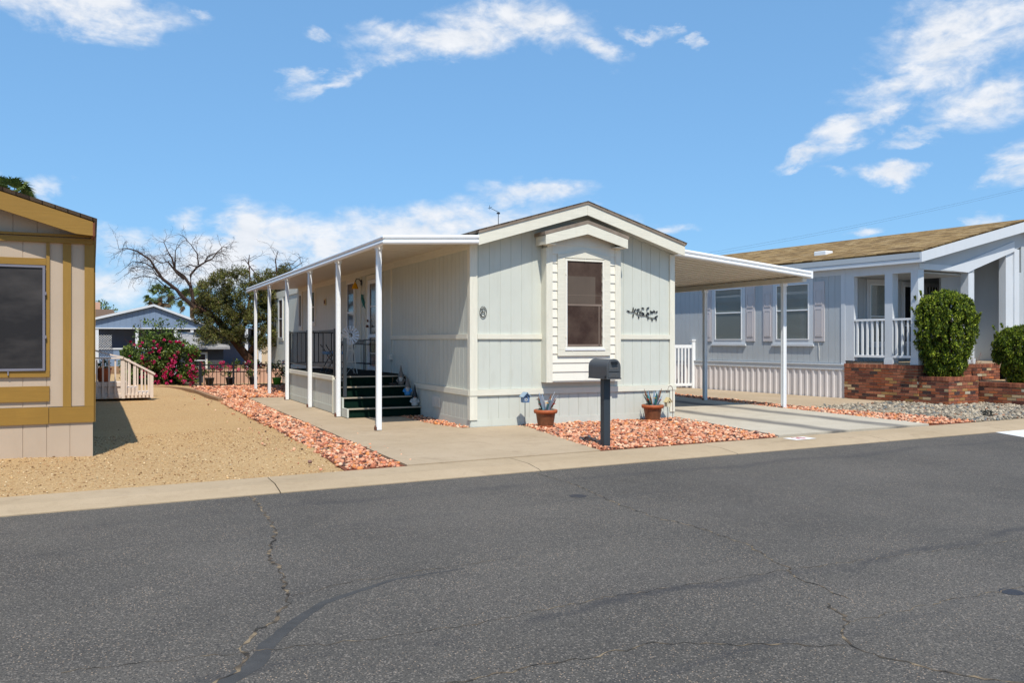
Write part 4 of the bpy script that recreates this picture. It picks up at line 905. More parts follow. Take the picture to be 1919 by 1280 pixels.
# ------------------------------------------------------------------ pots with metal plants
def metal_pot(label, x, y, seed, s=1.0):
    o = thing('flower_pot', label, 'flower pot', (x, y, 0.02), 0, 'terracotta pots with metal plants by the front wall'); rr = random.Random(seed)
    g = MB(); g.lathe([(.12 * s, 0), (.125 * s, .015), (.14 * s, .06), (.168 * s, .24), (.17 * s, .245)], 28); g.build('pot', M['potband'], o, smooth=True)
    g = MB(); g.lathe([(.168 * s, .235), (.196 * s, .24), (.205 * s, .26), (.205 * s, .295), (.19 * s, .303), (.178 * s, .295), (.17 * s, .26), (.0, .255)], 28, cap=False); g.lathe([(.121 * s, -.005), (.128 * s, .0), (.13 * s, .03), (.12 * s, .035)], 28, cap=False); g.build('pot_rim', M['terracotta'], o, smooth=True)
    for k in range(24):
        a = rr.uniform(0, 6.28); r0 = rr.uniform(.0, .09) * s; lean = rr.uniform(.02, .22); L = rr.uniform(.22, .35); w = rr.uniform(.018, .034)
        b = Vector((r0 * math.cos(a), r0 * math.sin(a), .26)); t = b + Vector((lean * math.cos(a), lean * math.sin(a) * .6, L)); q = Vector((math.cos(a + 1.4), math.sin(a + 1.4), 0)) if rr.random() < .4 else Vector((1, .1, 0))
        g = MB(); m_ = b.lerp(t, .55); n_ = Vector((0, .006, 0))
        g._add([tuple(b - q * w * .6), tuple(b + q * w * .6), tuple(m_ + q * w), tuple(t), tuple(m_ - q * w), tuple(b - q * w * .6 + n_), tuple(b + q * w * .6 + n_), tuple(m_ + q * w + n_), tuple(t + n_), tuple(m_ - q * w + n_)],
               [(0, 1, 2, 3, 4), (9, 8, 7, 6, 5), (0, 5, 6, 1), (1, 6, 7, 2), (2, 7, 8, 3), (3, 8, 9, 4), (4, 9, 5, 0)])
        g.build('blade', M[rr.choice(['steelblue', 'whiteblade', 'whiteblade', 'copper', 'copper', 'teal', 'steelblue'])], o)
    for k, m_ in enumerate(('red', 'rust', 'yellow_glass', 'red')):
        a = (3.5, 2.9, 4.4, -.3)[k]; r0 = .14 * s; x_, y_ = r0 * math.cos(a), r0 * math.sin(a); zt = .26 + (.15, .2, .16, .12)[k] + rr.uniform(-.02, .02)
        g = MB(); g.tube([(x_ * .7, y_ * .7, .25), (x_, y_, zt)], .003, 4); st = g.build('stem', M['black_iron'], o)
        g = MB()
        for j in range(7): b = j * .9; g.prism([(x_ + .004 * math.cos(b), y_ + .004 * math.sin(b)), (x_ + .03 * math.cos(b - .25), y_ + .03 * math.sin(b - .25)), (x_ + .034 * math.cos(b + .25), y_ + .034 * math.sin(b + .25))], zt, zt + .006, 'z')
        g.lathe([(.008, zt + .002), (.01, zt + .01), (.003, zt + .016)], 8, (x_, y_)); g.build('flower', M[m_], o)
    g = MB(); 
    for j in range(8): a = j * .8; g.prism([(.03 * math.cos(a), .03 * math.sin(a)), (.17 * math.cos(a - .15), .17 * math.sin(a - .15)), (.19 * math.cos(a + .1), .19 * math.sin(a + .1))], .285 + (j % 3) * .01, .292 + (j % 3) * .01, 'z')
    g.build('leaf', M['teal'], o)
    return o
metal_pot('brown terracotta pot of painted metal leaves beside the blue birdhouse, left of the window bay', 6.75, 12.93, 5)
metal_pot('brown terracotta pot of painted metal leaves beside the hanging yellow birdhouse at the right corner', 9.06, 13.08, 12)
# birdhouse on a stake
o = thing('birdhouse', 'blue and white birdhouse on a thin stake beside the left flower pot', 'birdhouse', (6.455, 13.13, 0))
g = MB(); g.tube([(0, 0, 0), (0, 0, .45)], .006, 5); g.build('stake', M['black_iron'], o)
g = MB(); g.prism([(-.055, .44), (.055, .44), (.062, .55), (0, .60), (-.062, .55)], -.06, .05, 'y'); hb = g.build('nest_box', M['navy'], o)
g = MB(); g.beam((-.08, -.01, .535), (.003, -.01, .615), .16, .012, up=(-.7, 0, .7)); g.beam((.08, -.01, .535), (-.003, -.01, .615), .16, .012, up=(.7, 0, .7)); g.build('birdhouse_roof', M['steelblue'], o)
g = MB(); g.tube([(0, -.061, .53), (0, -.066, .53)], .017, 12); g.build('entrance_hole', M['dark'], hb)
g = MB()
for a in range(5): g.tube([(-.012 + .024 * math.cos(a * 1.26), -.064, .49 + .02 * math.sin(a * 1.26)), (-.012 + .024 * math.cos(a * 1.26), -.069, .49 + .02 * math.sin(a * 1.26))], .011, 6)
g.build('painted_flower', M['gnome_white'], hb)
# hook with hanging birdhouse
o = thing('shepherd_hook', 'thin rusty shepherd hook stake at the right front corner of the home', 'hook', (9.60, 13.2, 0))
g = MB(); g.tube([(0, 0, 0), (0, 0, .56), (-.01, 0, .62), (-.045, 0, .655), (-.09, 0, .64), (-.11, 0, .59), (-.11, 0, .54), (-.135, 0, .52), (-.15, 0, .56)], .0055, 6); g.build('hook_rod', M['rust'], o)
o = thing('birdhouse', 'cream and yellow birdhouse hanging from the rusty hook', 'birdhouse', (9.49, 13.2, .26))
g = MB(); g.prism([(-.045, .0), (.045, .0), (.05, .1), (0, .165), (-.05, .1)], -.045, .045, 'y'); hb = g.build('nest_box', M['palewood'], o)
g = MB(); g.prism([(-.035, .075), (.035, .075), (.036, .1), (0, .15), (-.036, .1)], -.05, -.0455, 'y'); g.build('front_panel', M['yellow_bird'], hb)
g = MB(); g.tube([(0, -.05, .095), (0, -.055, .095)], .014, 12); g.build('entrance_hole', M['dark'], hb)
g = MB(); g.beam((-.068, 0, .085), (.002, 0, .175), .12, .008, up=(-.75, 0, .6)); g.beam((.068, 0, .085), (-.002, 0, .175), .12, .008, up=(.75, 0, .6)); g.tube([(0, 0, .17), (0, 0, .29)], .003, 4); g.build('birdhouse_roof', M['yellow_bird'], o)
g = MB(); g.tube([(.0, .02, -.24), (0, .02, 0)], .004, 5); g.build('stake', M['rust'], o)

# ------------------------------------------------------------------ left neighbour
NB = thing('neighbour_house', 'pinkish beige house with ochre trim boards and a black screened window', 'house', (-.212, 12.259, 0), R_(1.0))
g = MB(front)
NW = 7.6; nz = lambda s: 2.86 + min(-s, NW + s) * .31
g.box(-NW, 0, 0, 17, 0, 2.82); poly(g, [(-NW, 2.8), (0, 2.8), (0, 2.87), (-NW / 2, 2.86 + NW / 2 * .31), (-NW, 2.87)], -.1, 0)
panels(g, -NW, 0, .0, .45, .26, .008, .01); panels(g, -NW, -.0, .664, 2.75, .26, .008, .008)
panels(g, -NW + .1, -.1, 2.862, lambda s: nz(s) - .02, .26, .008, .008)
g.build('wall', M['beige'], NB)
g = MB(front)
def ob(a, b, c_, d_, e_=.032): pb(g, a, b, c_, d_, .008, e_)
ob(-.497, .012, .452, .655); ob(-NW, -.503, .448, .66, .036); ob(-NW, -.492, .735, .928, .034)
ob(-NW, -.0, 2.748, 2.815, .05); pb(g, -NW, 0, 2.83, 2.86, 0, .06)
ob(-NW, -.53, 2.46, 2.545); 
g.build('trim_board', M['ochre'], NB)
g = MB(front); pb(g, -.342, -.248, .657, 2.745, .008, .032); pb(g, -.096, .012, .657, 2.745, .008, .032); pb(g, -.528, -.49, 1.06, 2.745, .008, .034); g.mp = None; g.box(.0, .03, .0, .12, .45, 2.8); parts(g, 'corner_board', M['ochrev'], NB)
g = MB(front); pb(g, -2.2, -.49, 1.045, 1.12, .008, .04); ws = g.build('window', M['ochre'], NB)
g = MB(front); ring(g, -2.1, -.54, 1.125, 2.452, .028, .02, .06); 
for z_ in (1.55, 2.1): pb(g, -.545, -.525, z_ - .02, z_ + .02, .05, .07)
pb(g, -.95, -.935, 1.07, 1.12, .05, .06); g.build('window_frame', paint('grey_screen_frame', srgb(120, 118, 128), .4), ws)
g = MB(front); pb(g, -2.08, -.56, 1.14, 2.44, .02, .045); g.build('window_screen', M['screen_black'], ws)
g = MB(); OY = -.28; e0, ap = 3.02, 3.02 + NW / 2 * .31
xe, xr, cxn = .02, -NW - .02, -NW / 2
yb = 17.3
g._add([(xe, OY, e0), (cxn, OY, ap), (xr, OY, e0), (xr, yb, e0), (cxn, yb, ap), (xe, yb, e0), (xe + .03, OY - .03, e0 + .03), (cxn, OY - .03, ap + .04), (xr, OY - .03, e0 + .03), (xr, yb, e0 + .03), (cxn, yb, ap + .04), (xe + .03, yb, e0 + .03)],
       [(0, 5, 4, 1), (1, 4, 3, 2), (6, 7, 10, 11), (7, 8, 9, 10), (0, 1, 7, 6), (1, 2, 8, 7), (0, 6, 11, 5), (2, 3, 9, 8), (5, 11, 10, 4), (4, 10, 9, 3)])
nr_ = g.build('roof', M['shingle2'], NB)
g = MB(front); sl = (ap - e0) / (NW / 2 + .02); q0 = -.26
poly(g, [(.0, 2.835), (.0, 3.01), (cxn, ap - .015), (cxn, ap - .23), (-.19, 2.85)], .245, .275); poly(g, [(-NW, 2.835), (cxn - .002, ap - .23), (cxn - .002, ap - .015), (-NW, 3.01)], .245, .275)
g.build('fascia', M['ochre'], nr_)
g = MB(); g.box(.0, .022, -.275, 17.2, 2.83, 3.0); g.box(-.02, .0, -.244, 17.2, 2.815, 2.835); g.build('side_fascia', paint('rust_brown_fascia', srgb(118, 66, 40), .7, .15, .1, .2, 60, grain=(3, 3, 40)), nr_)

# neighbour's porch stairs with beige railing
o = thing('neighbour_steps', 'pinkish beige wooden porch steps with slatted handrail behind the ochre trimmed house', 'steps', (-.36, 23.55, .05), R_(0))
g = MB(); g.box(-.3, .72, .03, .9, 0, .40); g.box(.72, .98, .03, .9, 0, .27); g.box(.98, 1.28, .03, .9, 0, .14); g.box(-.3, 1.3, -.0, .03, 0, .12); g.box(-.3, .74, .0, .03, .3, .42)
g.build('step', M['beigerail'], o, bevel=.008)
g = MB()
for k in range(6): x = -.1 + k * .14; g.box(x - .02, x + .02, -.045, -.01, .04, .98)
for k in range(9):
    x = .62 + k * .088; zt = 1.0 - max(0, (x - .75)) * .64; g.box(x - .016, x + .016, -.045, -.01, .07, zt)
g.beam((-.3, -.03, 1.02), (.66, -.03, 1.02), .1, .04); g.beam((.64, -.03, 1.02), (1.38, -.03, .60), .1, .04); 
g.box(.6, .68, -.05, .03, 0, 1.0); g.box(1.26, 1.34, -.05, .03, 0, .66)
g.build('railing', M['beigerail'], o)
g = MB()
for k in range(5): x = .62 + k * .16; zt = 1.0 - max(0, (x - .75)) * .64; g.box(x - .02, x + .02, .9, .94, .07, zt)
g.beam((-.3, .92, 1.30), (.3, .92, 1.1), .1, .04); g.beam((.3, .92, 1.1), (.66, .92, 1.02), .1, .04); g.beam((.64, .92, 1.02), (1.38, .92, .60), .1, .04)
g.build('railing', M['beigerail'], o)
o = thing('flower_pot', 'tall terracotta pot with a small plant on the beige neighbour steps', 'flower pot', (-.16, 23.95, .45))
g = MB(); g.lathe([(.12, 0), (.14, .05), (.165, .3), (.18, .32), (.18, .36), (.15, .36)], 18); g.build('pot', M['terracotta'], o, smooth=True)
leaves([(0, 0, .45, .15)], 160, (.04, .08), [(.05, .1, .02, 2), (.09, .16, .04, 1)], M['leaf'], 'foliage', o)

# ------------------------------------------------------------------ right neighbour (local x along its front, y into the lot)
RH = thing('neighbour_house', 'pale blue double wide home with tan shingle roof, lilac shutters and a corner porch', 'house', (17.036, 16.015, 0), R_(5.8))
RL, RW, PD = 17.0, 8.86, 2.02
g = MB(left); g.box(0, .1, .02, RL, 0, 3.36); g.box(.1, RW, -.0, .1, .9, 3.3); g.box(RW - .1, RW, -PD, RL, 0, 3.3); g.box(0, RW, RL - .1, RL, 0, 3.3)
panels(g, .12, RL, .93, 3.34, .2, .01, .008)
g.mp = front; panels(g, .1, 5.6, .98, 3.12, .2, .008, .008)
g.build('wall', M['blue'], RH)
g = MB(left); nn = 80; pp = RL / nn      # corrugated skirting
for i in range(nn):
    a = i * pp; pb(g, a, a + pp * .5, 0, .76, 0, .012); 
    g._add([(a + pp * .5, 0, .012), (a + pp * .62, 0, .035), (a + pp * .88, 0, .035), (a + pp, 0, .012), (a + pp * .5, .76, .012), (a + pp * .62, .76, .035), (a + pp * .88, .76, .035), (a + pp, .76, .012)], [(0, 1, 5, 4), (1, 2, 6, 5), (2, 3, 7, 6)])
g.build('skirting', M['skirt'], RH)
g = MB(left); pb(g, 0, RL, .755, .875, 0, .045); pb(g, 0, RL, .875, .905, 0, .065); pb(g, .0, .12, .9, 3.34, .0, .03); pb(g, 0, RL, 3.2, 3.36, .008, .02)
g.build('trim_board', M['bluetrim'], RH)
for (a, b) in ((3.53, 4.62), (1.13, 2.25)):
    w = window(RH, left, a, b, 1.53, 3.05, trim=.13, tm='bluetrim', fm='white_metal', meet=.53, blinds=True)
    g = MB(left); pb(g, a - .15, b + .15, 1.36, 1.42, .0, .06); g.build('window_sill', M['bluetrim'], w)
    for s0 in (a - .13 - .36, b + .13 + .01):
        g = MB(left); pb(g, s0, s0 + .34, 1.49, 3.08, .008, .034); sh = g.build('shutter', M['lilac'], RH)
        g = MB(left)
        for (z0, z1) in ((1.62, 2.36), (2.46, 2.86)): ring(g, s0 + .06, s0 + .28, z0, z1, .022, .034, .046); pb(g, s0 + .09, s0 + .25, z0 + .03, z1 - .03, .034, .041)
        g.build('shutter_panel', M['lilac'], sh)
w = window(RH, left, 6.9, 7.9, 1.53, 3.05, trim=.13, tm='bluetrim', meet=.53, blinds=True)
# porch: posts, headers, ceiling, floor
g = MB(left)
pb(g, -.26, -.0, 1.0, 3.14, -.12, .02); pb(g, -1.345, -1.135, .98, 3.14, -.2, .02); pb(g, -2.02, -1.83, .98, 3.14, -.2, .02)
pb(g, -PD, 0, 3.135, 3.37, -.2, .022); pb(g, -1.36, -1.12, .93, 1.06, -.2, .03); pb(g, -2.03, -1.82, .93, 1.06, -.2, .03)
g.mp = front
F0 = PD - .2
def fb(a, b, c_, d_, e0=PD - .2, e1=PD): pb(g, a, b, c_, d_, e0, e1)
fb(2.03, 2.28, .98, 3.24); fb(2.0, 2.31, .93, 1.06, PD - .22, PD + .02); fb(.0, 2.28, 3.2, 3.34)
fb(4.07, RW, .0, 3.2); fb(3.74, 4.07, .98, 3.84, PD - .2, PD - .02); fb(4.072, 4.3, .95, 3.9, PD - .02, PD + .02)
parts(g, 'porch_post', M['bluetrim'], RH)
g = MB(front)   # gable
poly(g, [(0, 3.342), (2.25, 3.342), (4.07, 3.86), (4.43, 3.98), (4.43, 4.60), (0, 3.50)], PD - .2, PD); poly(g, [(4.43, 3.2), (RW, 3.2), (RW, 3.5), (4.43, 4.60)], PD - .2, PD)
panels(g, 4.32, RW, .9, 3.3, .2, .008, .008, PD)
g.build('gable_wall', M['blue'], RH)
g = MB(front); poly(g, [(2.0, 3.20), (2.28, 3.30), (4.07, 3.835), (4.07, 4.10), (2.0, 3.50), (.9, 3.22)], PD + .0, PD + .025); pb(g, 0, 1.3, 3.2, 3.34, PD, PD + .02); g.build('arch_trim', M['bluetrim'], RH)
g = MB(); g.box(.1, 2.3, -PD + .2, -.01, 3.14, 3.18); g.box(4.062, 4.15, -PD + .2, 0, .95, 3.98); g.box(2.6, 4.06, -.95, -.9, .98, 3.9); g.box(2.29, 4.06, -1.82, -.9, 3.93, 3.97); g.box(2.31, 2.34, -1.82, -.9, 3.2, 3.93)
g.build('porch_ceiling', M['blue'], RH)
g = MB(); g.box(.02, RW, -PD + .05, 0, .80, .965); g.build('porch_floor', M['slab'], RH)
# porch back wall window and door
w = window(RH, front, .93, 1.75, 1.45, 3.0, trim=.12, tm='bluetrim', meet=.45, blinds=True)
w = window(RH, front, 2.38, 2.72, 1.45, 3.0, trim=.1, tm='bluetrim', meet=.3, blinds=False)
g = MB(front); ring(g, 3.25, 4.35, .98, 3.1, .1, .01, .05); dr = g.build('door', M['bluetrim'], RH)
g = MB(front)
for k in range(7): s_ = 3.38 + k * .13; pb(g, s_, s_ + .02, 1.05, 3.0, .03, .045)
pb(g, 3.35, 4.25, 2.4, 2.44, .03, .045); g.build('door_grille', M['white_metal'], dr); g = MB(front); pb(g, 3.34, 4.26, .98, 3.0, .01, .02); g.build('door_leaf', M['glassgrey'], dr)
def rail(a, b, plane, d, nb):
    g = MB(plane); pb(g, a, b, 2.0, 2.05, d - .05, d + .02); pb(g, a, b, 1.09, 1.15, d - .045, d + .015)
    for i in range(nb): s_ = a + (b - a) * (i + .6) / (nb + .2); pb(g, s_ - .022, s_ + .022, 1.14, 2.0, d - .035, d + .005)
    return g.build('railing', M['white_metal'], RH)
rail(-1.135, -.26, left, 0, 6); rail(-1.83, -1.345, left, 0, 3); rail(.2, 2.03, front, PD - .06, 11)
# roof
g = MB(); ex = -.24; ez = 3.585; rx = 4.43; rzz = 4.66; yf = -PD - .22
g._add([(ex, yf, ez), (rx, yf, rzz), (RW + .24, yf, ez), (RW + .24, RL + .3, ez), (rx, RL + .3, rzz), (ex, RL + .3, ez), (ex - .02, yf - .02, ez + .04), (rx, yf - .02, rzz + .04), (RW + .26, yf - .02, ez + .04), (RW + .26, RL + .3, ez + .04), (rx, RL + .3, rzz + .04), (ex - .02, RL + .3, ez + .04)],
       [(0, 1, 4, 5), (1, 2, 3, 4), (6, 11, 10, 7), (7, 10, 9, 8), (0, 6, 7, 1), (1, 7, 8, 2), (0, 5, 11, 6), (2, 8, 9, 3), (5, 4, 10, 11), (4, 3, 9, 10)])
rr_ = g.build('roof', M['shingle'], RH)
sl = (rzz - ez) / (rx - ex)
g = MB(); g.box(ex + .002, ex + .03, yf + .03, RL + .2, 3.34, 3.44); g.build('fascia', M['bluetrim'], rr_); 
g = MB(); g.box(ex - .01, ex + .016, yf + .03, RL + .2, 3.445, 3.575); g.build('gutter', M['blue'], rr_)
g = MB(); g.box(ex + .03, 0.0, yf + .05, RL, 3.345, 3.36); g.build('soffit', M['bluetrim'], rr_)
g = MB(front); f0, f1 = PD + .19, PD + .235
poly(g, [(ex, 3.34), (ex, ez - .01), (rx, rzz - .01), (rx, rzz - .27)], f0, f1); poly(g, [(rx + .002, rzz - .27), (rx + .002, rzz - .01), (RW + .24, ez - .01), (RW + .24, 3.34)], f0, f1)
g.build('rake_board', M['bluetrim'], rr_)
g = MB(); g._add([(-.2, yf + .03, 3.36), (rx, yf + .03, rzz - .26), (rx, -PD, rzz - .26), (-.2, -PD, 3.36)], [(0, 1, 2, 3)]); g.build('soffit', M['blue'], rr_)
vy = 1.45; vx = .95; g = MB(); zz_ = ez + (vx - ex) * sl + .04; g.box(vx - .15, vx + .15, vy - .2, vy + .2, zz_ - .05, zz_ + .085); g.build('roof_vent', M['white_metal'], rr_, bevel=.02)
g = MB(left); g.mp = None; g.tube([(-.02, .8, 1.0), (-.04, .78, 1.25), (-.02, .83, 1.45)], .006, 4); g.build('cable', M['dull_white'], RH)

# brickwork planters (each brick its own block of colour)
BPAL = [srgb(156, 94, 70), srgb(174, 110, 82), srgb(134, 80, 62), srgb(146, 90, 68), srgb(104, 62, 52), srgb(78, 60, 58), srgb(196, 170, 132), srgb(206, 192, 168), srgb(176, 134, 84), srgb(184, 110, 70), srgb(150, 84, 56)]
BW = [5, 4, 4, 4, 3, 2, 1, 1.1, 1.4, 2, 4]
def bricks(g, mp, s0, s1, z0, z1, rr, d0=0, cap=True):
    g.mp = mp; h = .064; z = z0; row = 0; top = z1 - (.095 if cap else 0)
    while z < top - .02:
        s = s0 - (.11 if row % 2 else 0)
        while s < s1:
            a = max(s + .004, s0); b = min(s + .206, s1); 
            if b - a > .02: g.cur = tuple(np.array(rr.choices(BPAL, BW)[0]) * rr.uniform(.85, 1.12)); pb(g, a, b, z + .004, min(z + h - .004, top), d0, d0 + .012 + rr.uniform(0, .003))
            s += .213
        z += h + .006; row += 1
    if cap:
        s = s0
        while s < s1:
            b = min(s + .062, s1); g.cur = tuple(np.array(rr.choice(BPAL[:4])) * rr.uniform(.85, 1.15))
            if b - s > .01: pb(g, s, b, top + .004, z1, d0 - .0, d0 + .02)
            s += .069
def planter(name, label, x0, x1, y0, y1, z1, seed, loc=RH, soil=True):
    o = thing(name, label, 'planter', RH.location, R_(5.8)); rr = random.Random(seed)
    g = MB(); g.box(x0, x1, y0, y1, -.05, z1 - .03); g.build('core', M['slab'], o)
    g = MB(); L = lambda s, z, d: (x0 - d, s, z); Fm = lambda s, z, d: (s, y0 - d, z)
    bricks(g, L, y0, y1, -.02, z1, rr); bricks(g, Fm, x0 - .012, x1, -.02, z1, rr)
    Rr = lambda s, z, d: (x1 + d, s, z); bricks(g, Rr, y0, y1, -.02, z1, rr); g.build('brickwork', M['brickm'], o)
    g = MB(); g.cur = tuple(BPAL[0])
    s = y0
    while s < y1: g.cur = tuple(np.array(rr.choice(BPAL[:4])) * rr.uniform(.9, 1.1)); g.box(x0 - .015, x0 + .2, s, min(s + .062, y1), z1 - .03, z1 + .001); g.box(x1 - .2, x1 + .012, s, min(s + .062, y1), z1 - .03, z1 + .001); s += .069
    s = x0 + .21
    while s < x1 - .21: g.cur = tuple(np.array(rr.choice(BPAL[:4])) * rr.uniform(.9, 1.1)); g.box(s, s + .062, y0 - .015, y0 + .2, z1 - .03, z1 + .001); s += .069
    g.build('coping', M['brickm'], o)
    if soil: g = MB(); g.box(x0 + .2, x1 - .2, y0 + .2, y1 - .05, z1 - .03, z1 - .012); g.build('soil', M['farground'], o)
    return o
planter('brick_planter', 'mixed red and cream brick planter holding the big rounded shrub', -.0, 1.17, -2.76, -2.03, .67, 3)
planter('brick_wall', 'long mixed brick plinth wall under the blue corner porch', -.05, 3.4, -2.02, -.003, .92, 9, soil=False)
planter('brick_planter', 'low shaded brick planter at the right edge holding the second shrub', 1.45, 4.6, -5.2, -2.0, .52, 21)
# shrubs
def shrub(label, cx, cy, z0, rx, ry, h, seed, n=1250):
    o = thing('clipped_shrub', label, 'shrub', (cx, cy, z0), 0, 'clipped green shrubs in brick planters'); rr = np.random.default_rng(seed)
    g = MB(); 
    for k in range(5): a = k * 1.3; g.tube([(.03 * math.cos(a), .03 * math.sin(a), 0), (.12 * math.cos(a), .12 * math.sin(a), h * .3), (.3 * rx * math.cos(a), .3 * ry * math.sin(a), h * .75)], [.03, .022, .008], 6)
    g.build('trunk', M['bark'], o)
    cl = []
    for i in range(n):
        u = rr.uniform(0, 1); t = u ** .85; a = rr.uniform(0, 6.283)
        prof = (.42 + .58 * min(1, t / .55) ** .8) if t < .72 else math.sqrt(max(0.02, 1 - ((t - .72) / .33) ** 2.6))
        bump_ = 1 - (.16 if math.sin(a * 5 + t * 11) * math.sin(a * 2 - t * 7) > .62 else 0) + .05 * math.sin(a * 3 + t * 4) + .05 * math.sin(a * 7 + t * 9) + .04 * math.sin(a * 17 + t * 5) + rr.normal(0, .022); k = rr.uniform(.86, 1.0) if rr.random() < .8 else rr.uniform(.3, .85)
        b_ = (rx * prof * k * bump_ * math.cos(a), ry * prof * k * bump_ * math.sin(a), h * t * .96)
        r0 = rr.uniform(.03, .055)
        for q in range(3): cl.append((b_[0] * (1 - .01 * q), b_[1] * (1 - .01 * q), b_[2] + (q - 1) * .045, r0 * (1.15 - .25 * q)))
    for i in range(n // 6): a = rr.uniform(0, 6.28); k = rr.uniform(0, .82); cl.append((rx * k * math.cos(a), ry * k * math.sin(a), h * (1.0 - .12 * k * k) + rr.normal(0, .03), .06))
    for i in range(26):
        a = rr.uniform(0, 6.28); t = rr.uniform(.35, 1.02); k = rr.uniform(1.0, 1.09)
        for q in range(3): cl.append((rx * min(1, .5 + t) * k * math.cos(a) * (.92 if t > .8 else 1) * (1 + .02 * q), ry * min(1, .5 + t) * k * math.sin(a) * (.92 if t > .8 else 1) * (1 + .02 * q), h * t + q * .035, .022))
    leaves(cl, 17, (.04, .085), [(.13, .2, .012, 3), (.27, .34, .02, 2.0), (.035, .06, .01, 2.8), (.44, .5, .05, .9)], M['leaf'], 'foliage', o, .34, -1.3)
    return o
def rl(x, y):  # right-house local to world
    a = R_(5.8); return (17.036 + x * math.cos(a) - y * math.sin(a), 16.015 + x * math.sin(a) + y * math.cos(a))
p = rl(.42, -2.42); shrub('big rounded bright green shrub in the brick planter by the porch corner', p[0], p[1], .62, .72, .62, 1.98, 5)
p = rl(2.15, -3.3); shrub('green shrub cut off by the right edge, in the low brick planter', p[0], p[1], .5, .62, .62, 1.3, 8, 900)
o = thing('dry_twigs', 'bare dry branching weed growing in front of the blue porch', 'plant', (*rl(1.75, -2.35), .5)); g = MB(); rr = random.Random(3)
for k in range(9):
    a = rr.uniform(-.4, .5); x = rr.uniform(-.05, .05); h = rr.uniform(.4, .75); pts = [(x, 0, 0), (x + a * .25, .02, h * .5), (x + a * .7, .0, h)]; g.tube(pts, [.006, .005, .003], 4)
    for j in range(4): t = .5 + j * .13; q = Vector(pts[1]).lerp(Vector(pts[2]), t * .9); g.tube([tuple(q), (q.x + rr.uniform(-.08, .1), q.y, q.z + rr.uniform(.0, .1))], .003, 3)
g.build('twig', M['rust'], o)
o = thing('dark_weed', 'small dark spiky weed in the grey gravel near the kerb', 'plant', (15.55, 11.05, .02)); leaves([(0, 0, .05, .09)], 60, (.06, .12), [(.01, .012, .008, 1), (.03, .03, .02, 1)], M['leaf'], 'foliage', o, .3)

# white picket gate behind the driveway
o = thing('picket_gate', 'white slatted gate panel and square post at the back of the driveway', 'gate', (16.0, 21.6, 0), R_(-8)); 
g = MB(); g.box(-1.3, .38, -.02, .02, 1.28, 1.38); g.box(-1.3, .38, -.02, .02, .1, .18)
for k in range(14): x = -1.25 + k * .118; g.box(x - .025, x + .025, -.015, .015, .12, 1.3)
g.build('slat_panel', M['white_metal'], o); g = MB(); g.box(.38, .5, -.06, .06, 0, 1.5); g.box(.36, .52, -.08, .08, 1.5, 1.54); g.build('post', M['white_metal'], o)

# ------------------------------------------------------------------ back fence and planting
o = thing('metal_fence', 'low black metal picket fence at the back of the red gravel', 'fence', (2.63, 29.2, 0)); g = MB(); g.box(0, 4.0, -.012, .012, .70, .735); g.box(0, 4.0, -.012, .012, .04, .07)
for k in range(32): x = .12 + k * .125; g.box(x - .008, x + .008, -.008, .008, 0, .73)
g.build('railing', M['black_iron'], o); g = MB(); g.box(-.05, .03, -.04, .04, 0, .80); g.box(1.0, 1.05, -.02, .02, 0, .95); parts(g, 'post', M['black_iron'], o)
MAG = [(.62, .02, .13, 3), (.75, .05, .22, 2), (.5, .01, .08, 2), (.7, .12, .3, .6)]
GRN = [(.08, .14, .02, 3), (.15, .22, .035, 2.4), (.24, .3, .07, 1.2), (.04, .07, .015, 1.6)]
o = thing('bougainvillea', 'large green bougainvillea bush with magenta flowers beside the beige steps', 'bush', (1.45, 30.6, 0)); cl = []; rr = random.Random(9)
g = MB()
for k in range(14): a = rr.uniform(0, 6.28); L = rr.uniform(.5, 1.1); g.tube([(0, 0, 0), (.4 * L * math.cos(a), .3 * L * math.sin(a), .7 * L), (L * math.cos(a), .5 * L * math.sin(a), rr.uniform(1.0, 2.0) * min(1, L + .2))], [.025, .015, .004], 5)
for k in range(6): x = rr.uniform(-.8, .8); g.tube([(x, 0, 1.2), (x + .05, 0, 1.7), (x + rr.uniform(-.1, .1), 0, rr.uniform(2.0, 2.3))], [.01, .007, .003], 4)
g.build('branch', M['bark'], o)
for k in range(190):
    x = rr.uniform(-1.05, 1.12); y = rr.uniform(-.7, .7); top = 1.75 - .5 * (abs(x + .1) / 1.1) ** 2 + rr.uniform(-.15, .12); z = rr.uniform(.12, top)
    if abs(x) > .85 and z > 1.3: continue
    cl.append((x, y, z, rr.uniform(.13, .22)))
sprig = [(rr.uniform(-.8, .8), rr.uniform(-.2, .2), rr.uniform(1.55, 2.2), rr.uniform(.1, .16)) for k in range(60)]; leaves(sprig, 12, (.05, .09), GRN, M['leaf'], 'foliage', o, .7)
leaves(cl, 95, (.05, .1), GRN, M['leaf'], 'foliage', o, .7)
fl = []
for k in range(64):
    x = rr.uniform(-.7, 1.15); z = rr.uniform(.1, 1.2)
    if rr.random() < .75 * max(0, z - .3) / 1.0 + (.45 if x < 0 else 0): continue
    fl.append((x, -.74 - rr.uniform(0, .12) + abs(x) * .15, z, rr.uniform(.04, .11)))
for k in range(34): fl.append((rr.uniform(-.9, .9), -.7, rr.uniform(.5, 1.6), .035))
leaves(fl, 26, (.04, .07), MAG, M['bract'], 'flower', o, .85)
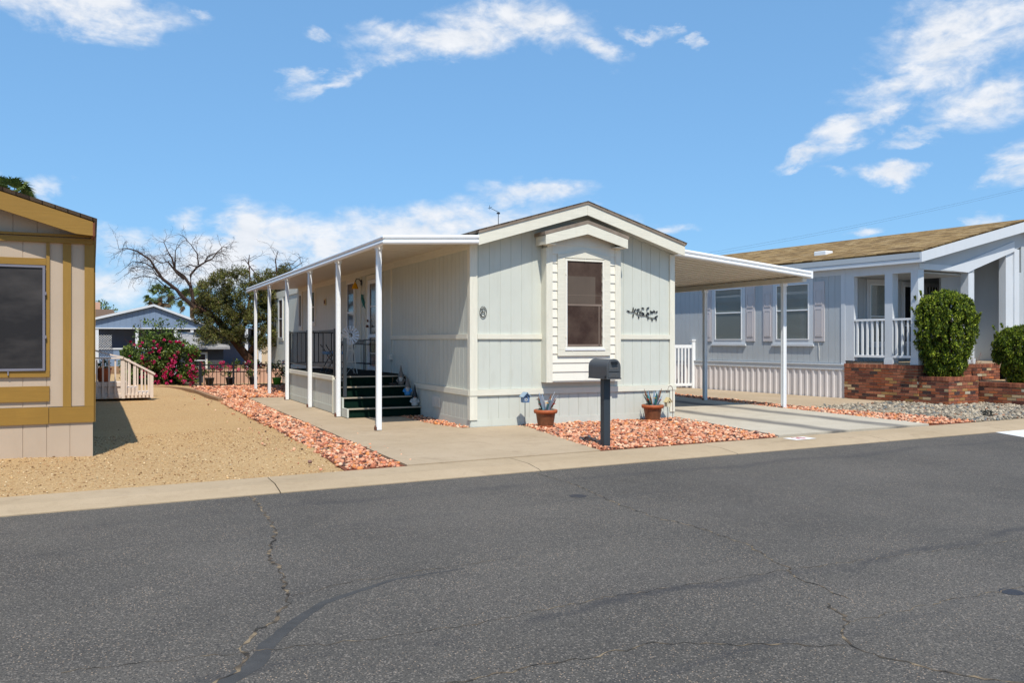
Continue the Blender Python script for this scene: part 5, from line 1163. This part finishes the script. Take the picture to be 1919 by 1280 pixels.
# potted bougainvilleas behind the fence
for i, (x, lab, pm) in enumerate(((2.95, 'black nursery pot of magenta flowers at the left end behind the black fence', 'black_iron'), (3.6, 'second black pot of magenta flowers behind the black fence', 'black_iron'), (4.35, 'leafy black pot with the thickest magenta flowers behind the black fence', 'black_iron'), (5.0, 'lime green bucket of bright flowers behind the black fence, next to the home', 'green_plastic'))):
    o = thing('flower_pot', lab, 'flower pot', (x, 29.65 if i < 3 else 28.9, 0)); g = MB(); g.lathe([(.1, 0), (.15, .26), (.16, .28), (.14, .28)], 14); g.build('pot', M[pm], o, smooth=True); rr = random.Random(40 + i)
    g = MB(); [g.tube([(0, 0, .25), (rr.uniform(-.2, .2), 0, .55), (rr.uniform(-.4, .4), 0, .8)], .006, 4) for k in range(5)]; g.build('stem', M['bark'], o)
    leaves([(rr.uniform(-.3, .3), rr.uniform(-.1, .1), rr.uniform(.35, .8), .1) for k in range(8 if i < 2 else 14)], 34, (.04, .08), GRN, M['leaf'], 'foliage', o, .7)
    pal = MAG if i < 3 else [(.7, .05, .05, 1), (.1, .3, .6, 1), (.8, .5, .05, 1)]
    leaves([(rr.uniform(-.35, .35), -.12, rr.uniform(.42, .82), .06) for k in range(7)], 26, (.04, .06), pal, M['bract'], 'flower', o, .85)
# garden wall of pink blocks behind fence
o = thing('block_wall', 'low pinkish block garden wall behind the black fence', 'wall', (2.9, 31.2, 0)); g = MB()
for k in range(7): g.box(k * .45, k * .45 + .43, 0, .15, 0, .42)
g.box(-.02, 3.2, -.02, .17, .43, .50); g.build('block', M['pink_block'], o)
o = thing('garden_bench', 'plain dark slatted garden bench behind the potted flowers', 'bench', (3.6, 30.6, 0)); g = MB(); [g.box(0, .9, -.2 + k * .1, -.13 + k * .1, .42, .45) for k in range(4)]; g.build('seat', M['black_iron'], o)
g = MB(); [g.box(x, x + .05, -.18, .18, 0, .42) for x in (.05, .8)]; parts(g, 'leg', M['black_iron'], o)

# garden shed
o = thing('garden_shed', 'small weathered grey shed with a low dusty roof behind the bougainvillea', 'shed', (2.35, 32.4, 0)); g = MB(); g.box(0, 1.35, 0, 1.5, 0, 1.22); g.mp = front; panels(g, 0, 1.35, 0, 1.2, .2); g.build('wall', paint('dark_grey_shed', srgb(70, 74, 80), .8, .15, .1, .3, 40), o)
g = MB(); g._add([(-.35, -.25, 1.2), (1.55, -.25, 1.2), (1.4, 1.5, 1.75), (-.1, 1.5, 1.75), (-.35, -.25, 1.28), (1.55, -.25, 1.28), (1.4, 1.5, 1.83), (-.1, 1.5, 1.83)], [(0, 3, 2, 1), (4, 5, 6, 7), (0, 1, 5, 4), (1, 2, 6, 5), (2, 3, 7, 6), (3, 0, 4, 7)]); g.build('roof', M['greyroof'], o)
window(o, front, .25, .75, .55, 1.05, trim=.05, tm='trim', meet=.5)

# far blue house with porch
FH = thing('far_house', 'dusty blue gabled house with a dark open porch far behind the bougainvillea', 'house', (-.6, 40, 0)); g = MB(front)
poly(g, [(0, 2.05), (6.6, 2.05), (6.6, 1.75), (4.8, 2.12), (2.28, 3.0), (0, 2.42)], -.1, 0) if False else poly(g, [(0, 2.05), (4.75, 2.05), (2.28, 3.0), (0, 2.42)], -.1, 0)
panels(g, .02, 4.7, 2.06, lambda s: 2.42 + s * .254 if s < 2.28 else 3.0 - (s - 2.28) * .36, .24, .012, .01)
g.build('gable_wall', M['farblue'], FH)
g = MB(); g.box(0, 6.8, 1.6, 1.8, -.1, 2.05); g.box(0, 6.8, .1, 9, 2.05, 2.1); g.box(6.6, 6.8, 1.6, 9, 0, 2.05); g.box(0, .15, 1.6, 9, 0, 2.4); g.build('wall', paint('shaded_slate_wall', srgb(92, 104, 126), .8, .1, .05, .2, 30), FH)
g = MB(); g.box(0, 7.0, 0.0, 1.6, -.05, .42); g.build('porch_floor', M['wood'], FH)
g = MB(); g.box(-.3, 1.9, .02, .08, .42, 1.1); g.box(3.6, 3.75, -.01, .1, .3, 1.3); parts(g, 'porch_panel', M['farblue'], FH)
g = MB(); 
for x in (0.0, 1.55, 3.1, 3.78, 4.95, 6.1, 6.7): g.box(x, x + .13, -.02, .1, -.05, 2.05)
g.box(0, 3.1, -.01, .06, 1.13, 1.2); g.build('porch_post', M['bluetrim'], FH)
g = MB(front); poly(g, [(-.25, 2.33), (2.28, 3.0), (2.28, 3.10), (-.25, 2.43)], .1, .16); poly(g, [(2.282, 3.0), (4.95, 1.98), (4.95, 2.08), (2.282, 3.10)], .1, .16); pb(g, 0, 4.8, 2.02, 2.07, .0, .05)
rf = g.build('fascia', M['bluetrim'], FH)
g = MB(); g._add([(-.3, -.15, 2.42), (2.28, -.15, 3.10), (4.98, -.15, 2.07), (4.98, 9, 2.07), (2.28, 9, 3.10), (-.3, 9, 2.42)], [(0, 1, 4, 5), (1, 2, 3, 4)]); g.build('roof', M['shingle2'], FH)
o = thing('lattice_panel', 'white diamond lattice panel hanging beside the far blue porch', 'lattice', (-.52, 39.8, 1.2)); g = MB()
for k in range(-4, 7): g.beam((max(0, k * .1), 0, max(0, -k * .1)), (min(.55, k * .1 + .55), 0, min(.55, .55 - k * .1)), .01, .022, up=(0, 1, 0)) if k * .1 < .5 and -k * .1 < .5 else None
for k in range(1, 11): g.beam((max(0, k * .1 - .55), .01, min(.55, k * .1)), (min(.55, k * .1), .01, max(0, k * .1 - .55)), .01, .022, up=(0, 1, 0))
g.build('lattice', M['white_metal'], o)
o = thing('patio_chair', 'white plastic armchair on the far blue porch', 'chair', (4.0, 40.7, .42)); g = MB()
g.box(-.22, .22, -.2, .22, .38, .41); g.build('seat', M['white_metal'], o); g = MB(); g.box(-.2, .2, .2, .23, .42, .8); g.build('backrest', M['white_metal'], o)
for sx in (-.22, .22):
    for sy in (-.2, .2): g = MB(); g.tube([(sx * 1.15, sy * 1.1, 0), (sx, sy, .4)], .02, 5); g.build('leg', M['white_metal'], o)
g = MB(); g.tube([(-.24, -.2, .4), (-.25, -.15, .58), (-.25, .2, .62)], .018, 5); g.tube([(.24, -.2, .4), (.25, -.15, .58), (.25, .2, .62)], .018, 5); parts(g, 'armrest', M['white_metal'], o)
# far tan roofed house
o = thing('far_house', 'low tan house with a flat brown roof and chimney far behind at the left', 'house', (-4.5, 48, 0)); g = MB(); g.box(0, 4.7, 0, 6, 0, 2.4); g.build('wall', M['beige'], o)
g = MB(); g.prism([(-.4, 2.35), (5.0, 2.35), (4.6, 3.1), (.4, 3.1)], -.3, 6, 'y'); r_ = g.build('roof', paint('brown_far_roof', srgb(128, 108, 94), .9, .1, .1, .3, 20), o); g = MB(); g.box(3.55, 4.0, .6, 1.0, 3.0, 3.5); g.build('chimney', M['pink_block'], r_)
OLV = [(.13, .14, .025, 3), (.2, .2, .045, 2.4), (.28, .26, .07, 1), (.06, .065, .015, 2.2), (.22, .14, .06, 1.1)]
o = thing('far_tree', 'small round green treetop behind the tan roofed far house', 'tree', (-.9, 62, 0)); g = MB(); g.tube([(0, 0, 0), (0, 0, 3.2)], .12, 6); g.build('trunk', M['bark'], o); leaves([(random.uniform(-1.0, 1.4), random.uniform(-.6, .6), random.uniform(2.8, 3.9), .4) for k in range(16)], 90, (.1, .16), GRN, M['leaf'], 'crown', o, .6)

# ------------------------------------------------------------------ mesquite tree
TY = 33.0
o = thing('desert_tree', 'leaning desert tree with olive crown and bare dead limbs behind the patio', 'tree', (5.5, TY, 0)); ox = 5.5
g = MB(); rr = random.Random(21)
trunk = [(5.75, 0, -.1), (5.33, 0, .05), (4.84, .05, .62), (4.17, .1, 1.5), (3.6, .1, 2.25), (2.95, .0, 2.68), (2.73, 0, 2.75)]
g.tube([(x - ox, y, z) for x, y, z in trunk], [.26, .2, .17, .14, .12, .10, .085], 9)
g.tube([(4.3 - ox, .1, 1.4), (4.6 - ox, .2, 2.2), (4.75 - ox, .1, 3.2), (4.7 - ox, 0, 4.2)], [.1, .07, .05, .02], 7); g.tube([(4.6 - ox, .1, .9), (5.3 - ox, .3, 1.9), (5.7 - ox, .2, 3.2), (5.7 - ox, 0, 4.3)], [.1, .07, .05, .02], 7)
g.build('trunk', M['bark'], o, smooth=True)
limbs = [[(2.728, 2.753), (2.365, 3.081), (2.149, 3.359), (1.674, 3.729), (1.438, 4.078), (1.274, 4.377), (.833, 4.686), (.512, 4.76), (.25, 4.72)],
 [(1.674, 3.729), (1.485, 3.876), (1.368, 4.075), (.972, 4.162), (.6, 4.1)], [(3.3, 2.5), (2.728, 2.953), (2.631, 3.501), (2.413, 3.856), (2.101, 4.102), (2.006, 4.509), (1.887, 4.708), (1.721, 5.11)],
 [(2.413, 3.752), (2.149, 3.975), (1.863, 4.349), (1.627, 4.289), (1.3, 4.5)], [(2.631, 3.501), (2.631, 3.914), (2.85, 4.207), (3.119, 4.399), (3.416, 4.568), (3.59, 4.837), (3.814, 5.031), (4.091, 4.965)],
 [(2.85, 4.207), (2.607, 4.275), (2.438, 4.166)], [(2.899, 4.287), (2.85, 4.7), (2.631, 5.026), (2.462, 5.173)], [(2.101, 4.102), (2.101, 4.769), (2.245, 4.982)],
 [(2.149, 3.359), (1.8, 3.45), (1.5, 3.75), (1.1, 3.85), (.8, 3.75)], [(1.438, 4.078), (1.1, 4.3), (.7, 4.35), (.45, 4.1)], [(3.119, 4.399), (3.2, 4.6), (3.45, 4.72), (3.7, 4.6)],
 [(4.7, 4.2), (4.69, 4.45), (4.74, 4.75)], [(5.1, 3.8), (4.7, 4.35), (4.55, 4.6)], [(5.69, 4.2), (5.66, 4.6), (5.76, 4.95)], [(5.7, 4.1), (6.0, 4.35), (6.35, 4.5), (6.6, 4.75)], [(5.8, 4.0), (6.2, 4.2), (6.6, 4.5)], [(2.4, 3.1), (2.1, 3.0), (1.95, 3.15)]]
def twig(g, p, d, L, r, depth):
    pts = [p]; q = Vector(p); dd = Vector(d).normalized()
    n = 4
    for k in range(n):
        dd = (dd + Vector((rr.gauss(0, .22), rr.gauss(0, .18), rr.gauss(0, .2) - .16 * (k + 1) / n))).normalized(); q = q + dd * L / n; pts.append(tuple(q))
        if depth > 0 and rr.random() < .75: twig(g, tuple(q), dd + Vector((rr.gauss(0, .7), rr.gauss(0, .4), rr.gauss(0, .6))), L * rr.uniform(.45, .75), r * .6, depth - 1)
    g.tube(pts, [r, r * .85, r * .65, r * .5, r * .3], 3, cap=False)
g = MB()
for i, L in enumerate(limbs):
    n = len(L); r0 = .085 if i in (0, 2) else .05 if i in (4, 3) else .028; dy = rr.uniform(-.5, .5)
    P = [(x - ox, dy * (k / n), z) for k, (x, z) in enumerate(L)]; g.tube(P, [max(.007, r0 * (1 - k / n)) for k in range(n)], 6)
    for k in range(1, n):
        for j in range(4 if i < 11 else 3):
            a = Vector(P[k - 1]).lerp(Vector(P[k]), rr.random()); d = (Vector(P[k]) - Vector(P[k - 1])).normalized()
            twig(g, tuple(a), d * .6 + Vector((rr.gauss(0, .7), rr.gauss(0, .6), rr.gauss(0.05, .7))), rr.uniform(.25, .6), .009, 2)
g.build('dead_branch', M['deadwood'], o)
cl = []
def blob(cx, cz, rx, rz2, n, dy=.9):
    for k in range(n):
        a = rr.uniform(0, 6.28); q = math.sqrt(rr.random()); x = cx + rx * q * math.cos(a); z = cz + rz2 * q * math.sin(a); cl.append((x - ox, rr.uniform(-dy, dy), z, rr.uniform(.12, .24)))
blob(4.4, 3.2, 1.6, .85, 110); blob(3.2, 2.5, .5, .6, 26); blob(5.8, 3.5, 1.3, .75, 70); blob(3.5, 3.3, .7, .55, 34); blob(3.6, 1.85, .75, .5, 45); blob(4.7, 2.0, .9, .6, 60); blob(5.9, 2.3, .9, .8, 60); blob(4.6, 2.6, 1.6, .5, 60); blob(6.4, 1.4, .5, .7, 26); blob(3.05, 1.6, .3, .25, 10); blob(5.3, 1.5, .5, .4, 16); blob(4.4, 4.0, .8, .2, 12); blob(5.7, 4.15, .5, .22, 10)
leaves(cl, 190, (.05, .1), OLV, M['leaf'], 'crown', o, .3)
o['label'] = 'leaning desert tree with olive crown and bare dead limbs behind the patio'

# ------------------------------------------------------------------ palms
def palm(label, x, y, hz, R, seed, n=46, trunk=.16, up=.15):
    o = thing('fan_palm', label, 'palm tree', (x, y, 0), 0, 'fan palms behind the houses'); rr = random.Random(seed)
    g = MB(); g.tube([(0, 0, 0), (.05, 0, hz * .5), (0, 0, hz)], [trunk * 1.3, trunk, trunk * .9], 10); g.build('trunk', M['palmbark'], o)
    V = []; F = []; Cc = []
    for k in range(n):
        a = rr.uniform(0, 6.28); e = math.asin(rr.uniform(-.75, .97)); d = Vector((math.cos(a) * math.cos(e), math.sin(a) * math.cos(e), math.sin(e))); L = R * rr.uniform(.55, .75)
        b = Vector((0, 0, hz)); c0 = b + d * L; side = d.cross(Vector((0, 0, 1))).normalized() if abs(d.z) < .95 else Vector((1, 0, 0)); side = (Matrix.Rotation(rr.uniform(-1.1, 1.1), 3, d) @ side); nrm = side.cross(d).normalized()
        dead = e < -.45; col = (.13, .09, .045) if dead else rr.choice([(.13, .19, .045), (.18, .23, .06), (.07, .11, .03)])
        i0 = len(V); V += [tuple(b - side * .012), tuple(b + side * .012), tuple(c0 + side * .01), tuple(c0 - side * .01)]; F.append((i0, i0 + 1, i0 + 2, i0 + 3)); Cc += [(.1, .1, .04)] * 4
        m = 21
        for j in range(m):
            t = -1.25 + 2.5 * j / (m - 1); dr = (d * math.cos(t) + side * math.sin(t)).normalized(); ll = R * .52 * (1 - .2 * abs(t) / 1.25) * rr.uniform(.85, 1.1); w = R * .02
            p1 = c0 + dr * ll * .6 + nrm * .02; p2 = p1 + (dr * .6 + Vector((0, 0, -.5 - (.5 if dead else 0)))).normalized() * ll * .45; q = side * math.cos(t) - d * math.sin(t)
            i0 = len(V); V += [tuple(c0), tuple(p1 + q * w), tuple(p2), tuple(p1 - q * w)]; F.append((i0, i0 + 1, i0 + 2, i0 + 3)); Cc += [tuple(np.array(col) * rr.uniform(.8, 1.2))] * 4
    npmesh('crown', np.array(V), np.array(F), np.array(Cc), M['leaf'], o, 4); return o
palm('tall fan palm rising behind the roof of the ochre trimmed house', -3.75, 40, 7.15, 1.1, 4, 90)
palm('shaggy fan palm standing behind the far blue gable', 2.9, 60, 4.3, .95, 6, 60)
palm('fan palm half hidden by the desert tree', 4.7, 58, 4.0, .95, 9, 50)

# ------------------------------------------------------------------ power lines
for k, lab in enumerate(('upper thin overhead wire crossing the sky above the blue neighbour roof', 'lower thin overhead wire crossing the sky above the blue neighbour roof')):
    g = MB(); pts = []
    for i in range(25):
        t = i / 24; x = 20 + 60 * t; z = 4.62 + (12.675 - 4.62) * ((x - 20) / 40.2) - .35 * math.sin(math.pi * min(1, t * 1.5)) - k * .14; pts.append((x, 40, z))
    g.tube(pts, .004, 4); tag(g.build('overhead_wire', M['black_iron']), lab, 'wire', 'thin overhead wires')
